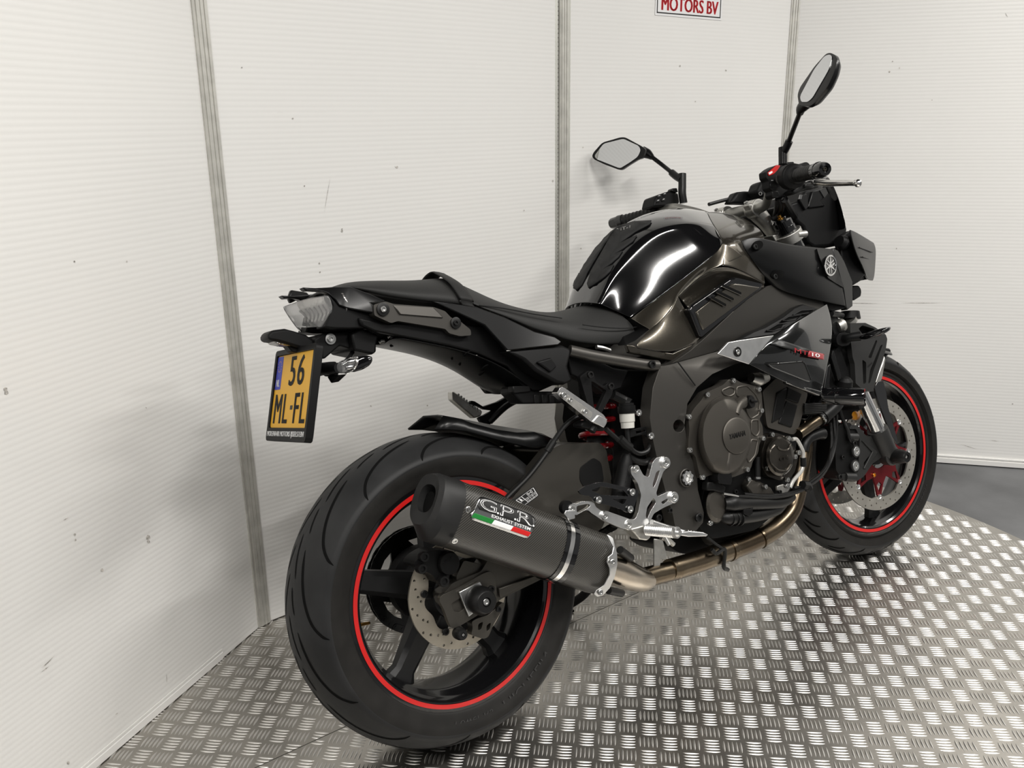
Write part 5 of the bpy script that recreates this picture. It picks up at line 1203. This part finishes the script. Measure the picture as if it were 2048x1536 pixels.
for k in range(3):
    bm=bmesh.new(); a=K(C5,1180+k*9,455-k*0+k*14,-.168); box(bm,a,(.005,.004,.006)); finish('clamp_screw',bm,'bolt',hc,bevel=.001)
bm=bmesh.new(); tube(bm,KL(C5,[(1050,690,-.14),(1060,640,-.14),(1090,600,-.14),(1150,575,-.14),(1180,572,-.14)]),[.012,.013,.013,.014,.015],14); part('coolant_hose',bm,'wire')
# ---- crash bung
c0=K(D2,1150,1035,-.185); c1_=K(D2,1585,1040,-.272); d=(c1_-c0).normalized(); L=(c1_-c0).length
bm=bmesh.new(); lathe(bm,[(.0001,0),(.020,0),(.0215,.01),(.0215,L*.32)],c0,d,36); cbg=part('crash_bung',bm,'gloss')
bm=bmesh.new(); lathe(bm,[(.0218,L*.32),(.0222,L*.34),(.0222,L*.92),(.0200,L),(.0155,L),(.0135,L*.9),(.0120,L*.70),(.0001,L*.70)],c0,d,36); finish('bung_sleeve',bm,'gloss',cbg)
# ---- front indicators
def findic(f,nm):
    bm=bmesh.new(); plate(bm,roundpoly([f(v) for v in KL(D2,[(1295,440),(1320,395),(1380,380),(1440,400),(1445,480),(1420,515),(1350,525),(1300,500)],-.168)],.006),(0,.02 if f(Vector((0,-1,0))).y<0 else -.02,0)); b=part(nm,bm,'plastic',bevel=.003)
    bm=bmesh.new(); tube(bm,[f(v) for v in KL(D2,[(1380,450,-.17),(1430,435,-.185),(1540,420,-.205)])],[.013,.0115,.0125],14); finish('stalk',bm,'plastic',b)
    A=[(1500,430,-.20),(1600,385,-.225),(1800,322,-.275),(1818,342,-.28),(1790,395,-.275),(1620,455,-.235),(1540,465,-.21)]
    q=[f(v) for v in KL(D2,A)]; cc=sum(q,Vector())/len(q); dx=Vector((.030,0,0))
    bm=bmesh.new(); rings(bm,[[cc+(p-cc)*.85-dx*.25 for p in q],q,[p+dx*.7 for p in q],[cc+(p-cc)*.8+dx for p in q]]); finish('housing',bm,'gloss',b,sub=1)
    bm=bmesh.new(); rings(bm,[[cc+(p-cc)*.88+dx*.95 for p in q],[cc+(p-cc)*.6+dx*1.3 for p in q]]); finish('lens',bm,'lens',b,sub=1)
findic(lambda v:v,'front_indicator'); findic(mir,'front_indicator')
# ---- side fairing with silver wedge, slots, lettering
sf_rows=[
 [(660,412,-.222),(840,302,-.224),(1020,195,-.214),(1200,90,-.190)],
 [(600,480,-.226),(800,418,-.236),(1030,370,-.236),(1262,290,-.200)],
 [(520,570,-.226),(750,580,-.241),(990,600,-.243),(1248,505,-.214)],
 [(460,640,-.222),(700,720,-.237),(950,800,-.239),(1195,760,-.222)],
 [(402,710,-.215),(640,830,-.226),(880,950,-.226),(1142,1020,-.214)]]
sf=shell('side_fairing',D2,sf_rows,'pearlgrey',mirror=False,solid=.004,sub=3); both(sf)
def sfp(x,y,lift=.0015):
    """nearest fairing depth by inverse distance over the control points"""
    s=w=0
    for r in sf_rows:
        for a,b,Y in r: d_=1/((a-x)**2+(b-y)**2+900.)**1.3; s+=d_*Y; w+=d_
    return K(D2,x,y,s/w-lift)
def sf_patch(name,m,quad,lift=.004,th=.003):
    a,b,c,d=quad; bm=bmesh.new(); N=10; rr=[]
    for j in range(5):
        v=j/4; row=[]
        for i in range(N+1):
            u=i/N; x=(a[0]*(1-u)+b[0]*u)*(1-v)+(d[0]*(1-u)+c[0]*u)*v; y=(a[1]*(1-u)+b[1]*u)*(1-v)+(d[1]*(1-u)+c[1]*u)*v; row.append(sfp(x,y,lift))
        rr.append(row)
    grid(bm,rr); return finish(name,bm,m,sf,solid=th,solid_off=0)
sw=panel('silver_wedge',D2,[(80,602,-.222),(188,482,-.223),(300,462,-.224),(660,412,-.226),(402,710,-.224),(250,660,-.223)],None,.006,'alu',bevel=.0015)
bm=bmesh.new(); lathe(bm,[(.0001,0),(.0115,0),(.0115,.002),(.009,.0022),(.0085,.0004),(.0001,.0004)],K(D2,280,582,-.2235),(0,-1,0),24); finish('screw_recess',bm,'blackbolt',sw)
bolt(K(D2,278,582,-.2245),sw,.0065,.004); both(sw)
mat('bandgrey',(.022,.0225,.0225),.4,.2)
sf_patch('fairing_band','bandgrey',[(690,450),(1020,560),(985,600),(610,500)],.0045,.002)
sf_patch('model_tag','redtag',[(1012,572),(1165,605),(1162,665),(1002,632)],.0075,.003) if 'redtag' in MATS else (mat('redtag',(.30,.012,.018),.3,coat=.5),sf_patch('model_tag','redtag',[(1012,572),(1165,605),(1162,665),(1002,632)],.0075,.003))
text('model_lettering','MT','redtag',sf,lambda u,v,w:sfp(868+135*u,588+30*u-(48-8*u)*v,.0100+w),.0008,bold=.0)
text('model_number','10','white',sf,lambda u,v,w:sfp(1045+80*u,626+14*u-36*v,.0105+w),.0006,bold=.01)
L=[(592,706),(700,700),(950,680),(972,700),(1035,868),(1020,886),(985,880),(760,790),(640,745)]
bm=bmesh.new(); q=[sfp(x,y,.0055) for x,y in L]; plate(bm,roundpoly(q,.004),(0,.004,0)); finish('fairing_inset','x' and bm,'forkcast',sf)
bm=bmesh.new(); q=roundpoly([sfp(x,y,.0062) for x,y in L],.004); tube(bm,q+[q[0]],.0013,6,1); finish('inset_lip',bm,'pearlgrey',sf)
o=panel('fairing_lip',D2,[(780,885,-.228),(1150,985,-.220),(1150,1005,-.219),(1120,1034,-.217),(780,905,-.226)],None,.012,'pearlgrey',bevel=.003)
o=panel('slot_panel',D2,[(300,462,-.206),(420,385,-.206),(560,330,-.206),(760,215,-.204),(870,130,-.200),(960,95,-.196),(1110,140,-.194),(900,272,-.212),(672,408,-.220)],None,.02,'plastic',bevel=.003); both(o)
for q in ([(580,365),(690,300),(800,292),(740,345),(640,372)],[(740,262),(800,225),(930,205),(880,255),(790,268)],[(850,205),(930,160),(1060,150),(1010,185),(910,200)]):
    panel('cooling_slot',D2,[(x,y,-.2085-(.006 if x<760 else 0)) for x,y in q],None,.004,'recess_shade',bevel=0)
    bm=bmesh.new(); LL=[K(D2,x,y,-.2095-(.006 if x<760 else 0)) for x,y in q]; tube(bm,LL+[LL[0]],.0016,6,1); part('slot_lip',bm,'plastic')
# ---- intake scoop cover with emblem
sc_rows=[
 [(378,662,-.194),(450,632,-.200),(560,648,-.206),(760,704,-.206),(930,712,-.198),(1040,722,-.184)],
 [(398,720,-.200),(480,730,-.208),(590,760,-.214),(765,790,-.214),(930,800,-.206),(1064,812,-.187)],
 [(455,800,-.203),(530,830,-.210),(640,865,-.216),(785,890,-.216),(945,910,-.207),(1094,912,-.186)],
 [(520,890,-.202),(590,925,-.207),(680,955,-.211),(805,990,-.211),(965,1022,-.201),(1126,1032,-.180)],
 [(570,968,-.192),(630,1010,-.195),(710,1045,-.197),(845,1080,-.197),(995,1112,-.190),(1140,1142,-.172)]]
scp=shell('intake_cover',C8,sc_rows,'satin',mirror=False,solid=.004,sub=2); both(scp)
o=panel('intake_trim',C8,[(1042,716,-.185),(1085,735,-.180),(1130,812,-.176),(1190,962,-.168),(1192,1140,-.160),(1150,1172,-.163),(1140,1142,-.172),(1126,1032,-.181),(1094,912,-.187),(1064,812,-.188)],None,.02,'satin',bevel=.003); both(o)
o=panel('intake_inner',C8,[(420,640),(760,690),(1080,730),(1170,1000),(1170,1150),(1050,1180),(860,1140),(650,1090),(560,970),(440,800)],-.165,.02,'plastic',bevel=.003); both(o)
def scp_pt(x,y,lift):
    s=w=0
    for r in sc_rows:
        for a,b,Y in r: d_=1/((a-x)**2+(b-y)**2+600.)**1.5; s+=d_*Y; w+=d_
    return K(C8,x,y,s/w-lift)
q=[(928,722),(1040,727),(1062,812),(1094,912),(1130,1010),(1060,970),(1010,935),(985,880),(950,790)]
bm=bmesh.new(); plate(bm,roundpoly([scp_pt(x,y,.004) for x,y in q],.004),(0,.006,0)); ep=finish('emblem_pad',bm,'satin',scp,bevel=.002)
def E_(u,v,w): return scp_pt(1025+44*u+4*v*0,845-77*v,.0105+w)
bm=bmesh.new(); o1=[E_(math.cos(2*PI*i/36),math.sin(2*PI*i/36),0) for i in range(36)]; o2=[E_(.84*math.cos(2*PI*i/36),.86*math.sin(2*PI*i/36),0) for i in range(36)]
plate(bm,o1,(0,-.0022,0),[o2]); finish('emblem_ring',bm,'chrome',scp)
bm=bmesh.new(); plate(bm,[E_(.86*math.cos(2*PI*i/36),.88*math.sin(2*PI*i/36),0) for i in range(36)],(0,-.0006,0)); finish('emblem_disc',bm,'gloss',scp)
for k in range(3):
    a=PI/2+k*2*PI/3; dx,dy=math.cos(a),math.sin(a); px,py=-dy,dx
    for off in (-.16,.16):
        bm=bmesh.new(); pts=[(dx*t+px*o_,dy*t+py*o_) for t,o_ in ((-.72,off-.045),(.10,off-.045),(.10,off+.045),(-.72,off+.045))]
        plate(bm,[E_(u,v,.0008) for u,v in pts],(0,-.0012,0)); finish('emblem_fork',bm,'chrome',scp)
    bm=bmesh.new(); pts=[(dx*t+px*o_,dy*t+py*o_) for t,o_ in ((0,-.2),(.2,-.1),(.84,-.045),(.84,.045),(.2,.1),(0,.2))]; plate(bm,[E_(u,v,.0008) for u,v in pts],(0,-.0012,0)); finish('emblem_stem',bm,'chrome',scp)
for x,y in ((500,695),(645,912)):
    bm=bmesh.new(); plate(bm,[scp_pt(x+ (34 if x<600 else 46)*math.cos(2*PI*i/20)+10*math.sin(2*PI*i/20),y+30*math.sin(2*PI*i/20)-14*math.cos(2*PI*i/20),.0045) for i in range(20)],(0,.004,0)); finish('screw_pocket',bm,'recess_shade',scp); bolt(scp_pt(x-24,y+14,.006),scp,.0065,.003,'blackbolt')
# ---- headlight mask
hm=shell('headlight_mask',D5,[
 [(1032,252,-.158),(1110,285,-.140),(1210,345,-.112),(1330,420,-.072)],
 [(1040,330,-.160),(1130,400,-.146),(1240,450,-.118),(1362,490,-.080)],
 [(1075,470,-.160),(1160,530,-.148),(1260,590,-.120),(1355,640,-.084)],
 [(1130,610,-.156),(1200,660,-.144),(1270,720,-.118),(1345,780,-.084)],
 [(1190,720,-.148),(1230,770,-.136),(1280,820,-.112),(1336,860,-.080)],
 [(1230,830,-.130),(1240,870,-.118),(1270,905,-.098),(1318,905,-.074)]],'satin',mirror=False,solid=.004,sub=2); both(hm)
for (x0,y0),(x1,y1) in (((1145,478),(1312,540)),((1185,598),(1285,635))):
    bm=bmesh.new(); tube(bm,[K(D5,x0,y0,-.150),K(D5,(x0+x1)/2,(y0+y1)/2,-.128),K(D5,x1,y1,-.104)],.0015,6); finish('mask_crease',bm,'forkcast',hm)
o=panel('mask_inner',D5,[(900,350),(1030,260),(1090,520),(1240,810),(1130,930),(1020,960),(960,800),(920,600)],-.130,.02,'plastic',bevel=.003); both(o)
panel('mask_brace',D5,[(1000,800),(1200,780),(1240,840),(1200,890),(1070,970),(1040,900)],-.110,.22,'plastic',bevel=.006)
panel('headlight_body',D5,[(1100,420),(1330,470),(1335,820),(1300,880),(1180,900),(1060,640)],-.078,.156,'plastic',bevel=.01)
for s in (-1,1):
    bm=bmesh.new(); c=K(D5,1320,640,-.05); c=Vector((c.x-.045,s*.050,c.z)); lathe(bm,[(.0001,.018),(.018,.016),(.032,.006),(.036,-.004),(.036,-.03)],c,(1,0,-.1),28); part('headlight_lens',bm,'lens')
o=panel('position_lamp',D5,[(1062,965),(1140,965),(1165,1000),(1175,1060),(1168,1105),(1080,1160),(1062,1140)],-.085,.05,'plastic',bevel=.005); both(o)
bm=bmesh.new(); tube(bm,KL(D5,[(880,400,-.13),(920,420,-.13),(960,450,-.13)]),[.016,.022,.014],14); part('lamp_mount',bm,'plastic')
# ---- fly screen and cockpit shroud
edge=KL(D1,[(1300,385,-.085),(1400,560,-.112),(1475,760,-.128),(1535,980,-.140),(1585,1180,-.148)])
mid_=[p+Vector((.045,(-p.y)*.45,.010)) for p in edge]; cen=[Vector((p.x+.075,0,p.z+.014)) for p in edge]
bm=bmesh.new(); grid(bm,[edge,mid_,cen],True); part('fly_screen',bm,'gloss',solid=.003,sub=2)
panel('cockpit_shroud',D1,[(700,800),(880,735),(960,590),(1080,570),(1250,545),(1370,715),(1470,770),(1530,980),(1575,1180),(1500,1290),(1440,1400),(1100,1420),(1010,1360),(940,1130),(850,1050)],-.100,.20,'plastic',bevel=.006)
panel('shroud_plate',D1,[(1000,830),(1060,600),(1230,560),(1280,640),(1190,740),(1250,820),(1030,850)],-.106,.01,'satin',bevel=.003)
panel('shroud_arm',D1,[(870,720),(915,655),(980,640),(1010,830),(960,880),(890,760)],-.108,.01,'plastic',bevel=.002)
panel('shroud_label',D1,[(865,715),(880,655),(915,655),(900,720)],-.109,.002,'foil',bevel=0)
o=panel('shroud_window',D1,[(1170,590),(1220,555),(1250,545),(1290,630),(1235,700)],-.108,.003,'bandgrey',bevel=0)
# ---- instruments
panel('instrument_housing',C9,[(1028,1112),(1072,1036),(1130,1030),(1215,1032),(1290,1060),(1290,1120),(1180,1115)],.005,.03,'plastic',bevel=.006)
panel('instrument_hood',C9,[(1212,1032),(1236,968),(1262,958),(1300,962),(1300,1060),(1240,1070)],-.045,.04,'plastic',bevel=.006)
text('hood_mark','O','bolt',bike,lambda u,v,w:K(C9,1220+22*u,1062-26*v,-.061)-Vector((0,w,0)),.0004)
bm=bmesh.new(); tube(bm,KL(C9,[(880,1122,.03),(960,1100,.03),(1040,1082,.03),(1120,1075,.03),(1230,1082,.03)]),.0050,10); part('cockpit_cable',bm,'wire')
# ---- top yoke, risers, bar
tc=F(AXF*.705)
bm=bmesh.new()
for s in (-1,1): cyl(bm,FL(s,.690),FL(s,.718),.0370,n=40)
box(bm,tc-fx*.012,(.070,.20,.020),Matrix((fx,fy,fax)).transposed()); box(bm,F(AXF*.705)-fx*.045,(.05,.10,.018),Matrix((fx,fy,fax)).transposed())
yk=part('top_yoke',bm,'alucast',weld=False,bevel=.002)
cyl_=bmesh.new(); c=FL(-1,.705,.028,.030); cyl(cyl_,c-fx*.0,c-fx*.030,.0095,n=20); finish('pinch_lug',cyl_,'alucast',yk)
bolt(FL(-1,.705,.030,.030)-fx*.03,yk,.0065,.006,'bolt',nrm=(-fx))
barR=KL(D1,[(80,882,-.030),(200,862,-.055),(300,842,-.085),(385,785,-.108),(418,660,-.135),(445,540,-.165),(520,450,-.195),(760,385,-.250),(1150,298,-.372)])
bm=bmesh.new(); b0=barR[0]; lft=[smir(p) for p in barR]
tube(bm,lft[::-1]+barR,[.0112]*5+[.0120,.0140,.0142,.0142,.0142,.0142,.0140,.0120]+[.0112]*5,18,5); part('handlebar',bm,'postgrey') if 'postgrey' in MATS else (mat('postgrey',(.30,.295,.275),.42,.85),part('handlebar',bm,'postgrey'))
for s in (-1,1):
    f=(lambda v:v) if s<0 else smir
    cb_=f(K(D1,215,862,-.058)); 
    bm=bmesh.new(); cyl(bm,cb_-fy*.017,cb_+fy*.017,.0240,n=28); bc=part('bar_clamp',bm,'alucast',bevel=.002)
    bm=bmesh.new(); box(bm,cb_+fax*.004,(.050,.030,.024),Matrix((fx,fy,fax)).transposed()); finish('clamp_cap',bm,'alucast',bc,bevel=.006)
    bm=bmesh.new(); tube(bm,[cb_-fax*.010,cb_-fax*.045+fx*.016,cb_-fax*.085+fx*.030,cb_-fax*.112+fx*.040],[.023,.020,.0185,.022],18); finish('riser',bm,'alucast',bc)
    for dx in (-.019,.019): bolt(cb_+fx*dx+fax*.018,bc,.0055,.005,'bolt',nrm=fax)
# grips, bar ends, switchgear
def bar_side(s):
    f=(lambda v:v) if s<0 else smir
    g0=f(K(D1,820,378,-.268)); g1=f(K(D1,1150,300,-.372)); d=(g1-g0)
    bm=bmesh.new(); R=[]
    for i in range(41):
        t=i/40; r=.0162+.0010*math.sin(t*58)*(1 if .06<t<.94 else 0)+(.004 if t<.05 else 0); R.append(circle(g0+d*t,d,r,22))
    rings(bm,R); gp=part('grip',bm,'wire',sharp=60)
    e=d.normalized()
    bm=bmesh.new(); lathe(bm,[(.0185,-.012),(.0190,0),(.0190,.004),(.0175,.006),(.0165,.026),(.0140,.032),(.0070,.033),(.0060,.028),(.0001,.028)],g1,e,28); finish('bar_end',bm,'gloss',gp)
    bolt(g1+e*.029,gp,.0045,.003,'magnesium',nrm=e)
    bm=bmesh.new(); lathe(bm,[(.0170,-.020),(.0270,-.018),(.0285,-.012),(.0285,-.004),(.0240,0),(.0170,.004)],g0,e,32); finish('grip_flange',bm,'plastic',gp)
    return gp,g0,e
bar_side(-1); bar_side(1)
sg=panel('switchgear',D1,[(378,322),(450,262),(520,225),(600,218),(700,255),(740,330),(735,560),(640,665),(590,690),(500,705),(468,660),(475,600),(432,560),(420,450),(388,405)],-.205,.022,'plastic',bevel=.005,rnd=.003)
panel('kill_switch',D1,[(415,330),(470,282),(545,216),(598,224),(560,290),(505,350),(432,378)],-.2080,.012,'red',sg,bevel=.002)
panel('kill_switch_print',D1,[(418,332),(470,305),(478,330),(432,360)],-.2085,.001,'white',sg,bevel=0)
panel('start_button',D1,[(440,490),(520,478),(530,535),(450,545)],-.2075,.004,'enginedark',sg,bevel=.002)
panel('switch_button',D1,[(470,600),(560,590),(585,650),(560,700),(490,690)],-.2085,.006,'wire',sg,bevel=.003)
text('switch_print','ON','white',sg,lambda u,v,w:K(D1,455+30*u,452-14*v,-.2055)-Vector((0,w,0)),.0002)
bm=bmesh.new(); cyl(bm,K(D1,700,400,-.235),K(D1,790,380,-.262),.0300,n=32); part('throttle_housing',bm,'plastic',bevel=.004)
panel('brake_reservoir_front',D1,[(680,175),(800,165),(800,245),(690,240)],-.19,.05,'plastic',bevel=.004)
panel('cable_elbow',D1,[(880,230),(930,180),(985,175),(1030,220),(980,250),(890,290)],-.255,.03,'plastic',bevel=.006,rnd=.006)
panel('lever_perch',D1,[(900,490),(960,460),(1100,470),(1170,490),(1170,545),(980,570),(880,620),(800,650),(760,600)],-.245,.03,'plastic',bevel=.005)
panel('lever_adjuster',D1,[(955,490),(1060,478),(1105,500),(1090,540),(1050,552),(960,545)],-.252,.02,'blackbolt',bevel=.003)
lv=KL(D1,[(1050,480,-.262),(1160,475,-.280),(1300,485,-.305),(1450,482,-.335),(1600,480,-.365),(1690,482,-.385)])
bm=bmesh.new(); R=[]; lp_=smoothpath(lv,5)
for i,p in enumerate(lp_):
    d=(lp_[min(i+1,len(lp_)-1)]-lp_[max(i-1,0)]).normalized(); a,b=basis(d); t=i/(len(lp_)-1)
    w=.0105*(1-t)+.0084*t
    if .05>t: w*=.6
    R.append([p+a*(w*.82*math.cos(2*PI*j/16))+b*(w*.82*math.sin(2*PI*j/16)) for j in range(16)])
rings(bm,R); lvr=part('brake_lever',bm,'polish')
bm=bmesh.new(); bmesh.ops.create_uvsphere(bm,u_segments=18,v_segments=12,radius=.0092); bmesh.ops.translate(bm,verts=bm.verts,vec=K(D1,1725,485,-.392)); finish('lever_ball',bm,'polish',lvr)
lq=[smir(p) for p in lv]
bm=bmesh.new(); tube(bm,lq,[.009,.009,.0085,.008,.0075,.007],12); part('clutch_lever',bm,'polish')
# wires under the switchgear
for q,r_ in (([(560,700,-.19),(590,800,-.16),(560,920,-.10),(480,1010,-.04)],.005),([(610,700,-.20),(630,830,-.15),(590,960,-.08),(560,1040,-.04)],.0045),([(650,720,-.20),(740,870,-.14),(830,1010,-.07)],.009),([(540,720,-.18),(520,880,-.12),(500,960,-.06)],.005)):
    bm=bmesh.new(); tube(bm,KL(D1,q),r_,8); part('switch_wire',bm,'wire')
# left switchgear
def LP(x,y,Y): return K(D4,x,y,Y)
ls=panel('switchgear',D4,[(878,1045),(895,960),(915,905),(1090,842),(1195,868),(1215,1000),(1150,1030),(1060,1040)],.225,.055,'plastic',bevel=.005)
for x,y in ((930,895),(1000,870),(915,955),(985,940)): 
    panel('switch_button',D4,[(x,y),(x+52,y-16),(x+50,y+30),(x+2,y+42)],.222,.01,'wire',ls,bevel=.002)
    panel('switch_print',D4,[(x+12,y+8),(x+34,y+2),(x+34,y+8),(x+12,y+14)],.2215,.001,'white',ls,bevel=0)
panel('horn_button',D4,[(1110,835),(1125,808),(1180,805),(1195,860),(1120,850)],.22,.02,'wire',ls,bevel=.003)
# ---- mirrors
def mirror_head(c,outer,glass,o,n,stem,name):
    o=Vector(o); n=Vector(n).normalized()
    U=[Pp(c[0]+x/c[2],c[1]+y/c[2],o,n) for x,y in outer]; cc=sum(U,Vector())/len(U); U=roundpoly(U,.010,4)
    bm=bmesh.new(); rings(bm,[[cc+(p-cc)*.93+n*.0005 for p in U],[p for p in U],[cc+(p-cc)*1.0-n*.008 for p in U],[cc+(p-cc)*.86-n*.018 for p in U],[cc+(p-cc)*.45-n*.026 for p in U]],True,True); h=part(name,bm,'satin',sharp=40)
    Gq=roundpoly([Pp(c[0]+x/c[2],c[1]+y/c[2],o+n*.0008,n) for x,y in glass],.008,4)
    bm=bmesh.new(); plate(bm,Gq,n*.0012); finish('mirror_glass',bm,'mirror',h)
    return h
oR=K(C9,1620,270,-.40); hR=mirror_head(C9,[(1484,375),(1500,325),(1600,180),(1680,92),(1712,87),(1745,105),(1755,140),(1738,215),(1690,320),(1592,438),(1560,455),(1494,442)],[(1504,385),(1602,200),(1672,110),(1708,99),(1726,116),(1700,205),(1590,395),(1558,424),(1512,424)],oR,(-.86,.25,.44),None,'mirror')
oL=K(D4,420,370,.365); hL=mirror_head(D4,[(88,400),(110,350),(220,225),(450,158),(510,156),(720,270),(780,310),(740,425),(690,435),(580,500),(470,574),(430,572),(250,505),(115,440)],[(122,395),(240,240),(470,182),(505,182),(690,268),(716,320),(680,405),(575,480),(460,550),(430,548),(150,438)],oL,(-.93,-.33,.10),None,'mirror')
def stem(h,pts,ra,name='mirror_stem'):
    bm=bmesh.new(); tube(bm,pts,ra,12,4); return finish(name,bm,'satin',h)
stem(hR,KL(C9,[(1385,850,-.200),(1384,780,-.200),(1384,735,-.200)]),.0105,'mirror_post')
stem(hR,KL(C9,[(1385,775,-.200),(1410,730,-.212),(1428,690,-.222)]),.0095,'mirror_boss')
stem(hR,KL(C9,[(1422,700,-.220),(1465,590,-.255),(1502,495,-.292)]),.0058,'mirror_rod')
stem(hR,[K(C9,1500,505,-.290),K(C9,1520,455,-.305),oR*.4+K(C9,1545,420,-.33)*.6-Vector((-.86,.25,.44))*.018],[.008,.013,.014],'mirror_neck')
stem(hL,KL(D4,[(1262,1000,.205),(1245,880,.205),(1245,770,.205),(1245,625,.205)]),.0115,'mirror_post')
stem(hL,KL(D4,[(1235,700,.205),(1170,660,.225),(1110,610,.245)]),.0105,'mirror_boss')
stem(hL,KL(D4,[(1130,625,.24),(1000,520,.285),(850,405,.315)]),.0062,'mirror_rod')
stem(hL,KL(D4,[(860,415,.315),(800,370,.330),(740,345,.345)]),[.008,.0145,.017],'mirror_neck')
